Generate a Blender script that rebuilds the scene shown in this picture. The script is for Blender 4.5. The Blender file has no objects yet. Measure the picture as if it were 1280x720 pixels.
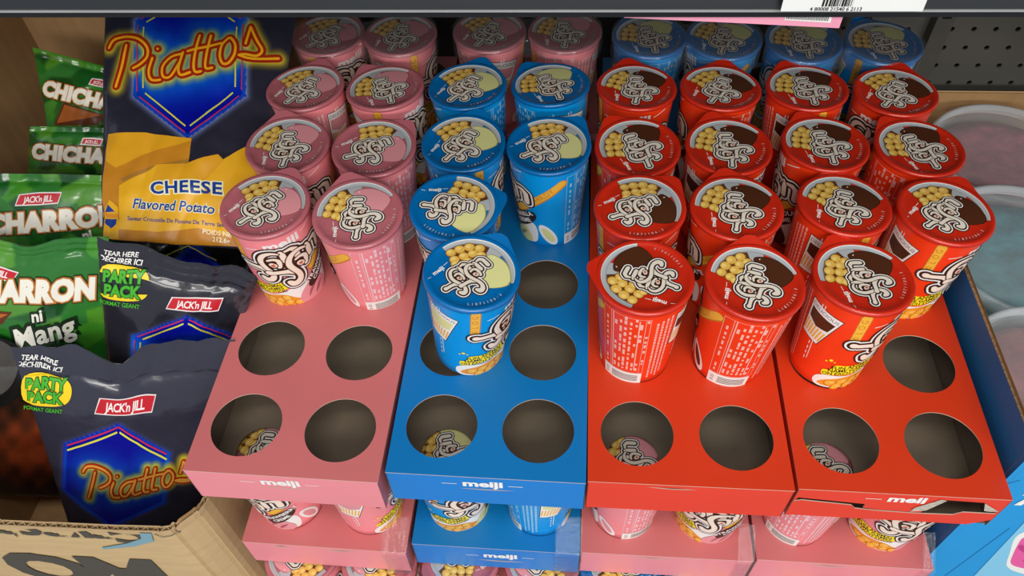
import bpy, bmesh, math, random
import numpy as np
from mathutils import Vector, Matrix, noise
from mathutils.geometry import tessellate_polygon, delaunay_2d_cdt
random.seed(7)
D2R = math.pi/180
ZS = 0.33                      # height of the tray tops above the store shelf
sc = bpy.context.scene
COL = sc.collection

# ------------------------------------------------------------------ camera
F, PITCH, ROLL, HC = 997.47, 0.88695044, -0.04351176, 0.52539359
fw = Vector((0, math.cos(PITCH), -math.sin(PITCH)))
rt0 = Vector((1, 0, 0)); up0 = rt0.cross(fw)
RT = rt0*math.cos(ROLL)+up0*math.sin(ROLL); UP = -rt0*math.sin(ROLL)+up0*math.cos(ROLL)
cd = bpy.data.cameras.new('camera'); cam = bpy.data.objects.new('camera', cd); COL.objects.link(cam)
cd.sensor_width = 36; cd.lens = F/1280*36; cd.clip_start = .01
M = Matrix((RT, UP, -fw)).transposed().to_4x4(); M.translation = Vector((0, 0, HC+ZS))
cam.matrix_world = M; sc.camera = cam

# ------------------------------------------------------------------ world, lights, exposure
w = bpy.data.worlds.new('world'); sc.world = w; w.use_nodes = True
w.node_tree.nodes['Background'].inputs[0].default_value = (.80, .88, 1, 1)
w.node_tree.nodes['Background'].inputs[1].default_value = .34
def area(name, loc, rot, sx, sy, power, col=(1, 1, 1)):
    l = bpy.data.lights.new(name, 'AREA'); l.shape = 'RECTANGLE'; l.size = sx; l.size_y = sy; l.energy = power; l.color = col
    o = bpy.data.objects.new(name, l); o.location = loc; o.rotation_euler = rot; COL.objects.link(o); return o
area('ceiling_light', (-.15, -.45, 2.45), (-10*D2R, 0, 4*D2R), 1.5, .35, 14, (1, .965, .91))
area('ceiling_light', (.35, -2.0, 2.45), (45*D2R, 0, 0), 2.4, .5, 40, (1, .97, .92))
area('ceiling_light', (.2, -4.2, 2.2), (68*D2R, 0, 0), 4.5, .7, 95, (1, .97, .93))
sc.view_settings.view_transform = 'Standard'; sc.view_settings.look = 'None'
sc.view_settings.gamma = 1; sc.view_settings.use_curve_mapping = False
sc.view_settings.exposure = 0.24

# ------------------------------------------------------------------ helpers
def lin(c):
    return tuple(((x/255)/12.92 if x/255 <= .04045 else ((x/255+.055)/1.055)**2.4) for x in c)
MATS = {}
def mat(name, rgb, rough=.5, spec=.5, metal=0, coat=0, noise_amt=.06, nscale=40, bump=0, bscale=60, attr=False, alpha=None, trans=0, coatr=.1, stretch=None):
    if name in MATS: return MATS[name]
    m = bpy.data.materials.new(name); m.use_nodes = True; nt = m.node_tree; b = nt.nodes['Principled BSDF']
    b.inputs['Roughness'].default_value = rough; b.inputs['Specular IOR Level'].default_value = spec
    b.inputs['Metallic'].default_value = metal; b.inputs['Coat Weight'].default_value = coat; b.inputs['Coat Roughness'].default_value = coatr
    tc = nt.nodes.new('ShaderNodeTexCoord'); co = tc.outputs['Object']
    if stretch:
        mp = nt.nodes.new('ShaderNodeMapping'); mp.inputs['Scale'].default_value = stretch; nt.links.new(co, mp.inputs[0]); co = mp.outputs[0]
    c = lin(rgb)
    if attr:
        a = nt.nodes.new('ShaderNodeAttribute'); a.attribute_name = 'Col'; src = a.outputs['Color']
    else:
        r = nt.nodes.new('ShaderNodeRGB'); r.outputs[0].default_value = (*c, 1); src = r.outputs[0]
    if noise_amt:
        n = nt.nodes.new('ShaderNodeTexNoise'); n.inputs['Scale'].default_value = nscale; n.inputs['Detail'].default_value = 4
        nt.links.new(co, n.inputs['Vector'])
        mr = nt.nodes.new('ShaderNodeMapRange'); mr.inputs[1].default_value = .3; mr.inputs[2].default_value = .7
        mr.inputs[3].default_value = 1-noise_amt; mr.inputs[4].default_value = 1+noise_amt; nt.links.new(n.outputs[0], mr.inputs[0])
        vm = nt.nodes.new('ShaderNodeVectorMath'); vm.operation = 'SCALE'
        nt.links.new(src, vm.inputs[0]); nt.links.new(mr.outputs[0], vm.inputs['Scale']); src = vm.outputs[0]
    nt.links.new(src, b.inputs['Base Color'])
    if bump:
        n2 = nt.nodes.new('ShaderNodeTexNoise'); n2.inputs['Scale'].default_value = bscale; n2.inputs['Detail'].default_value = 3
        nt.links.new(co, n2.inputs['Vector'])
        bp = nt.nodes.new('ShaderNodeBump'); bp.inputs['Strength'].default_value = bump; bp.inputs['Distance'].default_value = .004
        nt.links.new(n2.outputs[0], bp.inputs['Height']); nt.links.new(bp.outputs[0], b.inputs['Normal'])
    if trans:
        b.inputs['Transmission Weight'].default_value = trans; b.inputs['IOR'].default_value = 1.15
    if alpha is not None: b.inputs['Alpha'].default_value = alpha
    MATS[name] = m; return m
def tag(o, label=None, cat=None, group=None, kind=None):
    if label: o['label'] = label
    if cat: o['category'] = cat
    if group: o['group'] = group
    if kind: o['kind'] = kind
    return o
def link(name, me, parent=None):
    o = bpy.data.objects.new(name, me); COL.objects.link(o)
    if parent is not None: o.parent = parent
    return o
def empty(name, loc=(0, 0, 0), rot=None):
    o = bpy.data.objects.new(name, None); o.empty_display_size = .01; COL.objects.link(o); o.location = loc
    if rot is not None: o.rotation_mode = 'QUATERNION'; o.rotation_quaternion = rot
    return o
def mesh(name, vs, fs, mats, idx=None, smooth=False):
    me = bpy.data.meshes.new(name); me.from_pydata([tuple(v) for v in vs], [], fs)
    for m in mats: me.materials.append(m)
    if idx is not None: me.polygons.foreach_set('material_index', idx)
    if smooth: me.polygons.foreach_set('use_smooth', [True]*len(me.polygons))
    me.update(); return me
class MB:
    def __init__(s): s.v = []; s.f = []; s.i = []
    def quad(s, a, b, c, d, i=0):
        n = len(s.v); s.v += [a, b, c, d]; s.f.append((n, n+1, n+2, n+3)); s.i.append(i)
    def box(s, lo, hi, i=0, tf=None):
        x0, y0, z0 = lo; x1, y1, z1 = hi
        p = [Vector(q) for q in ((x0,y0,z0),(x1,y0,z0),(x1,y1,z0),(x0,y1,z0),(x0,y0,z1),(x1,y0,z1),(x1,y1,z1),(x0,y1,z1))]
        if tf: p = [tf(q) for q in p]
        n = len(s.v); s.v += p
        for f in ((0,3,2,1),(4,5,6,7),(0,1,5,4),(1,2,6,5),(2,3,7,6),(3,0,4,7)): s.f.append(tuple(n+k for k in f)); s.i.append(i)
    def build(s, name, mats, parent=None, smooth=False):
        return link(name, mesh(name, s.v, s.f, mats, s.i, smooth), parent)
def panel(name, outer, holes, mapf, thick, mats, parent, edge=1):
    """a flat board with holes: outer/holes are 2D loops, mapf(x, y, d) -> 3D with d the depth below the face"""
    loops = [outer]+holes; flat = [p for l in loops for p in l]
    tris = tessellate_polygon([[Vector((p[0], p[1], 0)) for p in l] for l in loops])
    n = len(flat); v = [mapf(p[0], p[1], 0) for p in flat]+[mapf(p[0], p[1], thick) for p in flat]
    f = []; i = []
    for t in tris:
        a, b, c = [flat[k] for k in t]
        if (b[0]-a[0])*(c[1]-a[1])-(b[1]-a[1])*(c[0]-a[0]) < 0: t = (t[0], t[2], t[1])
        f.append(tuple(t)); i.append(0); f.append((t[2]+n, t[1]+n, t[0]+n)); i.append(edge)
    k = 0
    for l in loops:
        m = len(l)
        for j in range(m):
            a, b = k+j, k+(j+1) % m; f.append((a, a+n, b+n, b)); i.append(edge)
        k += m
    return link(name, mesh(name, v, f, mats, i), parent)
def circ(cx, cy, r, n=40): return [(cx+r*math.cos(2*math.pi*k/n), cy+r*math.sin(2*math.pi*k/n)) for k in range(n)]
def lathe(prof, n, mats, idx, name, smooth=True):
    v = []; f = []; ii = []
    for r, z in prof:
        for k in range(n): a = 2*math.pi*k/n; v.append((r*math.cos(a), r*math.sin(a), z))
    for j in range(len(prof)-1):
        for k in range(n):
            k2 = (k+1) % n; f.append((j*n+k, j*n+k2, (j+1)*n+k2, (j+1)*n+k)); ii.append(idx[j] if idx else 0)
    return mesh(name, v, f, mats, ii, smooth)

# ------------------------------------------------------------------ flat print: strokes, shapes and lettering laid on surfaces
TXT = {}
def text_tris(s, bold=0.0, shear=0.0, space=1.0):
    key = (s, bold, shear, space)
    if key in TXT: return TXT[key]
    cu = bpy.data.curves.new('t', 'FONT'); cu.body = s; cu.size = 1; cu.offset = bold; cu.shear = shear; cu.space_character = space; cu.resolution_u = 3
    cu.align_x = 'CENTER'; cu.align_y = 'CENTER'; cu.fill_mode = 'FRONT'
    o = bpy.data.objects.new('t', cu); COL.objects.link(o)
    dg = bpy.context.evaluated_depsgraph_get(); dg.update(); me = o.evaluated_get(dg).to_mesh()
    me.calc_loop_triangles(); r = []
    for t in me.loop_triangles: r.append([(me.vertices[k].co.x, me.vertices[k].co.y) for k in t.vertices])
    o.evaluated_get(dg).to_mesh_clear(); bpy.data.objects.remove(o); bpy.data.curves.remove(cu)
    TXT[key] = r; return r
def smooth_pts(p, n=5, closed=False):
    if len(p) < 3: return list(p)
    out = []; N = len(p)
    rng = N if closed else N-1
    for i in range(rng):
        if closed: a, b, c, d = p[(i-1) % N], p[i], p[(i+1) % N], p[(i+2) % N]
        else: a, b, c, d = p[max(i-1, 0)], p[i], p[i+1], p[min(i+2, N-1)]
        for k in range(n):
            t = k/n; out.append(tuple(.5*((2*b[q])+(-a[q]+c[q])*t+(2*a[q]-5*b[q]+4*c[q]-d[q])*t*t+(-a[q]+3*b[q]-3*c[q]+d[q])*t**3) for q in range(len(b))))
    if not closed: out.append(tuple(p[-1]))
    return out
def affine(cx=0, cy=0, sx=1, sy=None, rot=0):
    sy = sx if sy is None else sy; c, s = math.cos(rot*D2R), math.sin(rot*D2R)
    return lambda x, y: (cx+c*x*sx-s*y*sy, cy+s*x*sx+c*y*sy)
class Art:
    def __init__(s, scale=1): s.t = []; s.mats = []; s.tf = lambda x, y: (x, y); s.scale = scale
    def mi(s, m):
        if m not in s.mats: s.mats.append(m)
        return s.mats.index(m)
    def tri(s, m, L, *p): s.t.append((s.mi(m), L)+tuple(s.tf(*q) for q in p))
    def poly(s, m, L, pts):
        for t in tessellate_polygon([[Vector((p[0], p[1], 0)) for p in pts]]): s.tri(m, L, *[pts[k][:2] for k in t])
    def blob(s, m, L, pts, n=4): s.poly(m, L, smooth_pts([p[:2] for p in pts], n, True))
    def disc(s, m, L, x, y, r, ry=None, n=12, rot=0):
        ry = r if ry is None else ry; c, q = math.cos(rot*D2R), math.sin(rot*D2R)
        P = [(x+r*math.cos(2*math.pi*k/n)*c-ry*math.sin(2*math.pi*k/n)*q, y+r*math.cos(2*math.pi*k/n)*q+ry*math.sin(2*math.pi*k/n)*c) for k in range(n)]
        s.tri(m, L, *P)
    def stroke(s, m, L, pts, r, grow=0, n=8):
        for k in range(len(pts)):
            x, y = pts[k][:2]; ra = (pts[k][2] if len(pts[k]) > 2 else r)+grow
            s.disc(m, L, x, y, ra, n=n)
            if k:
                x0, y0 = pts[k-1][:2]; rb = (pts[k-1][2] if len(pts[k-1]) > 2 else r)+grow
                dx, dy = x-x0, y-y0; d = math.hypot(dx, dy)
                if d < 1e-9: continue
                nx, ny = -dy/d, dx/d
                a = (x0+nx*rb, y0+ny*rb); b = (x0-nx*rb, y0-ny*rb); c = (x-nx*ra, y-ny*ra); e = (x+nx*ra, y+ny*ra)
                s.tri(m, L, a, b, c, e)
    def rect(s, m, L, x0, y0, x1, y1): s.tri(m, L, (x0, y0), (x1, y0), (x1, y1), (x0, y1))
    def line(s, m, L, a, b, w):
        dx, dy = b[0]-a[0], b[1]-a[1]; d = math.hypot(dx, dy) or 1; nx, ny = -dy/d*w/2, dx/d*w/2
        p = [(a[0]+nx, a[1]+ny), (a[0]-nx, a[1]-ny), (b[0]-nx, b[1]-ny), (b[0]+nx, b[1]+ny)]
        s.tri(m, L, *p)
    def text(s, m, L, body, x, y, size, rot=0, bold=0, shear=0, space=1, sx=1, bend=None):
        f = affine(x, y, size*sx, size, rot)
        for t in text_tris(body, bold, shear, space):
            p = [f(*q) for q in t]
            if bend: p = [(a, b+bend(a)) for a, b in p]
            s.tri(m, L, *p)
    def build(s, name, mapf, maxlen, parent, eps_smooth=True):
        idx = {}; V = []; Fc = []; I = []
        def vid(L, p):
            k = (L, round(p[0], 7), round(p[1], 7))
            if k not in idx: idx[k] = len(V); V.append(mapf(p[0], p[1], L))
            return idx[k]
        st = []; bylay = {}
        for t in s.t: bylay.setdefault(t[1], []).append(t)
        S = s.scale
        for L, ts in bylay.items():      # merge overlapping shapes of one layer into a single non-overlapping sheet
            vv = []; ff = []; key = {}
            for t in ts:
                f = []
                for p in t[2:]:
                    k = (round(p[0]*S, 4), round(p[1]*S, 4))
                    if k not in key: key[k] = len(vv); vv.append(Vector(k))
                    if not f or key[k] != f[-1]: f.append(key[k])
                if f and f[0] == f[-1]: f.pop()
                if len(f) < 3: f = [f[0]]*3 if f else [0, 0, 0]
                ar = sum(vv[f[i]].x*vv[f[(i+1) % len(f)]].y-vv[f[(i+1) % len(f)]].x*vv[f[i]].y for i in range(len(f)))
                ff.append((f if ar > 0 else f[::-1]) if abs(ar) > 1e-7 else None)
            keep = [i for i, f in enumerate(ff) if f]
            if not keep: continue
            ov, _, of, _, _, org = delaunay_2d_cdt(vv, [], [ff[i] for i in keep], 1, 1e-5)
            for f, og in zip(of, org):
                cx = (ov[f[0]].x+ov[f[1]].x+ov[f[2]].x)/3; cy = (ov[f[0]].y+ov[f[1]].y+ov[f[2]].y)/3; hit = -1
                for g in sorted(og, reverse=True):
                    q = ff[keep[g]]
                    if all((vv[q[(i+1) % len(q)]].x-vv[q[i]].x)*(cy-vv[q[i]].y)-(vv[q[(i+1) % len(q)]].y-vv[q[i]].y)*(cx-vv[q[i]].x) >= -1e-6 for i in range(len(q))): hit = g; break
                if hit < 0: continue
                mi = ts[keep[hit]][0]; st.append((mi, L, *[(ov[k].x/S, ov[k].y/S) for k in f[:3]]))
                for q in range(3, len(f)): st.append((mi, L, *[(ov[k].x/S, ov[k].y/S) for k in (f[0], f[q-1], f[q])]))
        def dd(a, b): return math.hypot(a[0]-b[0], a[1]-b[1])
        while st:
            mi, L, a, b, c = st.pop()
            ar = (b[0]-a[0])*(c[1]-a[1])-(b[1]-a[1])*(c[0]-a[0])
            if abs(ar) < 1e-14: continue
            if ar < 0: b, c = c, b
            e = [dd(a, b), dd(b, c), dd(c, a)]; mx = max(e)
            if maxlen and mx > maxlen:
                k = e.index(mx)
                if k == 1: a, b, c = b, c, a
                elif k == 2: a, b, c = c, a, b
                m = ((a[0]+b[0])/2, (a[1]+b[1])/2); st.append((mi, L, a, m, c)); st.append((mi, L, m, b, c)); continue
            f = (vid(L, a), vid(L, b), vid(L, c))
            if len(set(f)) == 3: Fc.append(f); I.append(mi)
        return link(name, mesh(name, V, Fc, s.mats, I, True), parent)

# print inks
def ink(name, rgb, rough=.4, **k): return mat('ink_'+name, rgb, rough, noise_amt=0, **k)
WHITE = ink('white', (240, 238, 232)); CREAM = ink('cream', (228, 220, 204)); DARK = ink('dark_brown', (48, 26, 18)); BROWN = ink('brown', (110, 62, 34))
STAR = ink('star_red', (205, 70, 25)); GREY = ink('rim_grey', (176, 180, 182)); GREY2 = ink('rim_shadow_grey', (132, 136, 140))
BISC = ink('biscuit', (226, 182, 84)); BISC2 = ink('biscuit_light', (242, 208, 120)); BISC3 = ink('biscuit_edge', (176, 116, 40)); UMBER = ink('umber', (92, 54, 28))
YEL = ink('yellow', (250, 226, 30)); BLACK = ink('black', (18, 18, 18)); GOLD = ink('gold', (240, 180, 60)); GOLD2 = ink('gold_dark', (200, 120, 30)); ORANGE = ink('orange', (235, 150, 45))
CHOC = ink('chocolate', (78, 40, 20)); VANI = ink('vanilla_cream', (222, 220, 150)); STRW = ink('strawberry_cream', (226, 150, 156))
CHOC2 = ink('chocolate_edge', (50, 24, 12)); VANI2 = ink('vanilla_edge', (150, 148, 84)); STRW2 = ink('strawberry_edge', (170, 90, 96))

# the two-word bubble logo, in units of the lid radius
def bubble_logo(A, L0, ww=WHITE, dd=DARK, lit=CREAM):
    def word(dx, dy, k, last):
        f = lambda p: [(dx+x*k, dy+y*k, r*k) for x, y, r in p]
        sweep = smooth_pts([(.13,.275,.022),(.03,.285,.036),(-.055,.22,.044),(-.085,.10,.046),(-.06,-.02,.048),(.02,-.13,.046),(.10,-.22,.046),(.15,-.33,.048),(.135,-.43,.06),(.07,-.475,.066),(.0,-.43,.045)], 4)
        arm = [(-.30,-.235,.060),(-.25,-.225,.046),(-.15,-.185,.046),(-.05,-.165,.052),(.06,-.20,.05)]
        hook = smooth_pts([(.015,.085,.028),(.075,.130,.034),(.150,.115,.038),(.190,.04,.040),(.205,-.06,.040)], 3)
        bowl = [(.085,-.005,.050),(.120,-.030,.056)]
        n1 = [(.150,.315,.034),(.195,.255,.048),(.262,.095,.052)]; n2 = [(.215,.325,.028),(.300,.375,.042),(.375,.345,.050),(.415,.255,.052),(.448,.165,.052)]
        return [[f(n2)], [f(n1)], [f(hook)], [f(bowl)], [f(arm)], [f(sweep)]], (dx+.108*k, dy-.022*k)
    w1, s1 = word(-.385, -.02, .95, False); w2, s2 = word(.0, -.015, 1.04, True)
    parts = w1+w2
    for L, g, m in ((L0, .084, dd), (L0+1, .060, ww), (L0+2, .032, dd)):
        for p in parts:
            for st in p: A.stroke(m, L, st, .05, g, 12)
    for q, p in enumerate(parts):
        for st in p:
            A.stroke(dd, L0+3+q, st, .05, .012, 8); A.stroke(BROWN, L0+3+q, st, .05, .003, 8); A.stroke(lit, L0+3+q, st, .05, -.006, 8)
    for x, y in (s1, s2):
        for t in range(5): A.tri(STAR, L0+17, *[(x+r*math.cos((90+72*t+d)*D2R), y+r*math.sin((90+72*t+d)*D2R)) for r, d in ((.046, 0), (.020, 36), (.0, 0), (.020, -36))][::-1])

FL = {  # flavour: body colour (extra light on the sides put in), lid colour, cream, cream edge
 'red': ((244, 60, 18), (200, 40, 18), CHOC, CHOC2, 'chocolate'),
 'blue': ((0, 150, 226), (0, 104, 172), VANI, VANI2, 'vanilla'),
 'pink': ((246, 142, 148), (180, 100, 108), STRW, STRW2, 'strawberry')}
HCUP = .0966; RB = .0266; RTOP = .0331; RL = .0347

def build_cup_parts(col):
    body_c, lid_c, cream, cream2, flav = FL[col]
    bm_ = mat('paper_'+col, body_c, .34, .5, noise_amt=.02, coat=.25, coatr=.2)
    lm_ = mat('foil_'+col, lid_c, .3, .5, noise_amt=.03, coat=.4, coatr=.18, bump=.12, bscale=90)
    root = empty('snack_cup')
    prof = [(.0005, -.0), (RB*.93, 0), (RB, .0015)]+[(RB+(RTOP-RB)*k/10, .0015+(HCUP-.0045)*k/10) for k in range(1, 11)]
    body = link('cup_body', lathe(prof, 96, [bm_], None, 'cup_body'), root)
    # print around the side: x = arc length in metres, y = height
    A = Art(1000)
    f0 = affine(0, 0, 1)
    A.stroke(GOLD2, 1, [(-.033, .055), (-.033, .0905)], .0036); A.stroke(GOLD, 2, [(-.033, .056), (-.033, .0905)], .0030)
    for k in range(5): A.text(GOLD2, 3, 'B0LOG'[k], -.033, .060+.0065*k, .006, 90)
    A.stroke(GOLD2, 1, [(.020, .040), (.062, .082)], .0042); A.stroke(GOLD, 2, [(.020, .0404), (.0615, .0822)], .0034)
    A.text(GOLD2, 3, 'H0LDY', .047, .068, .007, 45)
    # biscuits and cream at the foot
    A.blob(WHITE, 1, [(-.046, .003), (-.047, .012), (-.038, .017), (-.02, .018), (0, .026), (.02, .024), (.036, .030), (.040, .014), (.030, .002), (-.03, .001)])
    A.blob(ORANGE, 2, [(-.040, .003), (-.040, .010), (-.026, .015), (-.012, .018), (-.002, .012), (.006, .002)])
    for k, (x, y) in enumerate([(-.034, .007), (-.025, .009), (-.016, .010), (-.028, .003), (-.019, .004), (-.009, .007), (-.010, .013), (0, .004)]):
        A.disc(GOLD2, 3+k, x, y, .0052, .0042, 12, 20*k); A.disc(GOLD, 3+k, x+.0004, y+.0005, .0044, .0034, 12, 20*k); A.disc(BISC2, 11, x+.001, y+.0015, .0016, .001, 8)
    A.blob(cream, 12, [(.004, .002), (.003, .013), (.012, .024), (.020, .027), (.028, .020), (.034, .010), (.030, .002)])
    A.blob(cream2, 13, [(.010, .006), (.013, .015), (.021, .021), (.020, .018), (.015, .012)]); A.blob(cream2, 13, [(.018, .004), (.021, .012), (.028, .015), (.024, .009)])
    # yellow banner
    A.blob(YEL, 14, [(-.043, .017), (-.044, .023), (-.039, .025), (-.036, .0315), (-.024, .032), (-.010, .036), (-.004, .034), (-.006, .027), (-.020, .0205), (-.036, .0185)])
    A.text(BLACK, 15, 'FUN ANIMAL', -.0235, .0300, .0052, 10, .02); A.text(BLACK, 15, 'NAME GAMES', -.0245, .0258, .0052, 9, .02); A.text(BLACK, 15, 'ON EACH STICK!', -.0250, .0216, .0048, 8, .02)
    for x, y, r in ((-.044, .034, .0008), (-.041, .036, .0014), (-.038, .0345, .0007)): A.disc(YEL, 14, x, y, r)
    # brand words
    A.text(WHITE, 2, 'meiji', .002, .0835, .0125, 3, .035, 0, 1, 1.15)
    A.line(WHITE, 2, (-.025, .0795), (-.016, .081), .0007); A.line(WHITE, 2, (.018, .0855), (.029, .090), .0007)
    A.tf = affine(.006, .0575, .054, .050, -20); bubble_logo(A, 16, WHITE, DARK, ink('logo_fill', (244, 226, 208))); A.tf = f0
    A.blob(DARK, 36, [(.012, .022), (.018, .035), (.036, .046), (.040, .039), (.031, .027), (.017, .018)])
    l1, l2 = {'red': ('CHOCOLATE', 'CREME'), 'blue': ('VANILLA', 'CREME'), 'pink': ('STRAWBERRY', 'CREME')}[col]
    A.text(WHITE, 37, l1, .0262, .0370, .0062, 34, .03); A.text(WHITE, 37, l2, .0262, .0292, .0062, 33, .03)
    # little cup picture
    A.tf = affine(-.060, .064, 1.08, 1.08, -10)
    A.poly(DARK, 1, [(-.0122, .0172), (.0122, .0172), (.0076, -.0172), (-.0076, -.0172)])
    A.poly(WHITE, 2, [(-.0116, .0166), (.0116, .0166), (.0071, -.0166), (-.0071, -.0166)])
    A.poly(cream if col != 'red' else CHOC, 3, [(-.0094, .010), (.0094, .010), (.0080, .0005), (.0, -.0025), (-.0080, .0005)])
    A.text(GREY2, 3, 'DELICIOUS', 0, .0131, .0042, 0, .01)
    for k in range(7): x = -.0066+.0022*k; A.stroke(GOLD, 4 if abs(x) > 1 else 3, [(x, -.0135), (x*1.12, .0 if abs(x) < 0 else -.003)], .00062, 0, 4)
    A.tf = f0
    # small upright line of print
    A.text(WHITE, 2, '100g', .1245, .055, .0075, 90, .03, .2); A.line(WHITE, 2, (.1298, .024), (.1298, .086), .0006)
    for k in range(11): A.line(WHITE, 2, (.1275, .022+.006*k), (.1275, .0255+.006*k), .0008)
    # table
    T = GREYW = ink('table_white_'+col, tuple(int(c*.35+245*.65) for c in body_c))
    for x in (.0655, .0725, .0965, .0995): A.line(T, 2, (x, .016), (x, .088), .00035)
    for y in (.016, .088): A.line(T, 2, (.0655, y), (.0995, y), .00035)
    rr = random.Random(3)
    for x, b in ((.069, 0), (.0765, 1), (.0800, 0), (.0835, 1), (.0870, 0), (.0905, 0), (.0940, 1), (.098, 0)):
        y = .019
        while y < .085:
            l = rr.uniform(.002, .007)
            if rr.random() < .8: A.rect(T, 2, x-.0008-(.0003 if b else 0), y, x+.0008, y+l)
            y += l+rr.uniform(.0008, .004)
    A.line(T, 2, (.0742, .016), (.0742, .088), .0008); A.line(T, 2, (.0925, .020), (.0925, .086), .0008)
    for k in range(4):
        x = .1045+.0034*k; y = .008+.004*(k % 2)
        while y < .083:
            l = rr.uniform(.0015, .004); A.rect(T, 2, x-.0008, y, x+.0008, y+l); y += l+.0008
    A.rect(WHITE, 2, .0655, .0008, .0995, .0150)
    for k in range(16):
        y = .003+.0006*k; A.rect(BLACK if k % 3 else WHITE, 3, .074, y, .0965, y+.00038)
    A.text(BLACK, 3, '8 03', .0695, .0075, .0042, 90)
    # cream spoon shape
    A.disc(WHITE, 1, .050, .017, .0062, .015, 20, 28); A.disc(cream, 2, .050, .017, .0036, .0105, 20, 28)
    def mp(x, y, L):
        a = x/.03; r = RB+(RTOP-RB)*y/HCUP+.00018+L*.000034
        return (r*math.sin(a), -r*math.cos(a), y)
    A.build('side_print', mp, .0023, body)
    # lid
    lprof = [(.0002, .0004), (.012, .0004), (.024, .0004), (.0292, .0004), (.0302, .0011), (.0322, .0017), (.0337, .0016), (.0344, .0009), (RL, .0), (.0346, -.0016), (.0338, -.0022), (.0332, -.0018)]
    lme = lathe(lprof, 96, [lm_], None, 'lid')
    def lz(r):
        for (r0, z0), (r1, z1) in zip(lprof, lprof[1:]):
            if r0 <= r <= r1: return z0+(z1-z0)*(r-r0)/(r1-r0)
        return .0004
    lid = link('lid', lme, root); lid.location = (0, 0, HCUP-.0012)
    # tab
    tabm = MB(); a0 = 38*D2R; pts = []
    n = 14
    hw = .64
    for k in range(n+1):
        t = -1+2*k/n; ang = a0+t*hw; e = RL/math.cos(hw*(1-abs(t))); rr_ = RL*1.175-((RL*1.175-e)**2+.0000006)**.5*.5-(RL*1.175-e)*.5
        pts.append((rr_*math.cos(ang), rr_*math.sin(ang), .0010+.45*(rr_-RL)))
    inn = [(.0335*math.cos(a0+(-1+2*k/n)*hw), .0335*math.sin(a0+(-1+2*k/n)*hw), .0012) for k in range(n+1)]
    for k in range(n):
        tabm.quad(Vector(inn[k]), Vector(pts[k]), Vector(pts[k+1]), Vector(inn[k+1]))
        tabm.quad(Vector(inn[k+1])-Vector((0, 0, .0004)), Vector(pts[k+1])-Vector((0, 0, .0004)), Vector(pts[k])-Vector((0, 0, .0004)), Vector(inn[k])-Vector((0, 0, .0004)))
        tabm.quad(Vector(pts[k]), Vector(pts[k])-Vector((0, 0, .0004)), Vector(pts[k+1])-Vector((0, 0, .0004)), Vector(pts[k+1]))
    tab = tabm.build('pull_tab', [lm_], lid)
    # lid print
    B = Art(30)
    def arc(r, a, b, n=36): return [(r*math.cos((a+(b-a)*k/n)*D2R), r*math.sin((a+(b-a)*k/n)*D2R)) for k in range(n+1)]
    def band(m, L, r0, r1, a, b, n=40):
        P, Q = arc(r0, a, b, n), arc(r1, a, b, n)
        for k in range(n): B.tri(m, L, P[k], Q[k], Q[k+1]); B.tri(m, L, P[k], Q[k+1], P[k+1])
    a1, a2 = 117, -36
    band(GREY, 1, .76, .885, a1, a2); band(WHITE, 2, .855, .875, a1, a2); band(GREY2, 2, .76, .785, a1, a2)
    B.poly(UMBER, 1, arc(.765, a1, 38, 20)+[(.42, .22), (.1, .05), (-.12, .12)])
    B.poly(GREY, 2, arc(.775, 44, 20, 8)+[(.30, -.05), (.2, .12)])
    # cream pool
    pool = [(.50, .34), (.66, .20), (.745, .0), (.74, -.22), (.655, -.46), (.48, -.52), (.20, -.46), (.12, -.3), (.2, .0), (.33, .20)]
    B.blob(cream2, 3, [(x*1.02+.005, y*1.03) for x, y in pool]); B.blob(cream, 4, pool)
    B.disc(WHITE, 5, .56, .24, .02, .012)
    for k, (x, y, rr_) in enumerate([(-.25, .30, .11), (0, .30, .12), (-.24, .42, .115), (-.03, .45, .12), (.17, .46, .12), (.32, .38, .11), (-.26, .615, .115), (-.06, .65, .125), (.15, .65, .125), (.345, .56, .12)]):
        B.disc(UMBER, 5+k, x, y, rr_*1.06, rr_*1.0, 14); B.disc(BISC3, 5+k, x, y, rr_*.99, rr_*.93, 14)
        B.disc(BISC, 18, x-.004, y+.008, rr_*.86, rr_*.80, 14); B.disc(BISC2, 19, x-.02, y+.03, rr_*.45, rr_*.38, 10)
    SM = ink('seam_'+col, tuple(int(c*.62) for c in lid_c))
    for a in (a1, a2): B.line(SM, 2, (.55*math.cos(a*D2R), .55*math.sin(a*D2R)), (.975*math.cos(a*D2R), .975*math.sin(a*D2R)), .016)
    B.tf = affine(-.035, -.045, .88); bubble_logo(B, 21); B.tf = affine(0, 0, 1)
    B.text(WHITE, 2, 'meiji', -.64, .24, .135, 25, .03, 0, 1, 1.1); B.line(WHITE, 2, (-.90, .08), (-.82, .12), .012); B.line(WHITE, 2, (-.50, .34), (-.40, .40), .012)
    for k, ch in enumerate('L1871106:3'):
        a = (-112+5.6*k); B.text(ink('dull_white', (205, 195, 188)), 2, ch, .80*math.cos(a*D2R), .80*math.sin(a*D2R), .085, a+90)
    seal = ink('crimp_'+col, tuple(int(c*.80) for c in lid_c)); band(seal, 1, .872, .884, a1, a2-(-360), 80) if False else None
    def mp2(x, y, L):
        r = math.hypot(x, y)*RL
        return (x*RL, y*RL, lz(r)+.00010+L*.000018)
    B.build('lid_print', mp2, .12, lid)
    return root
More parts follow.
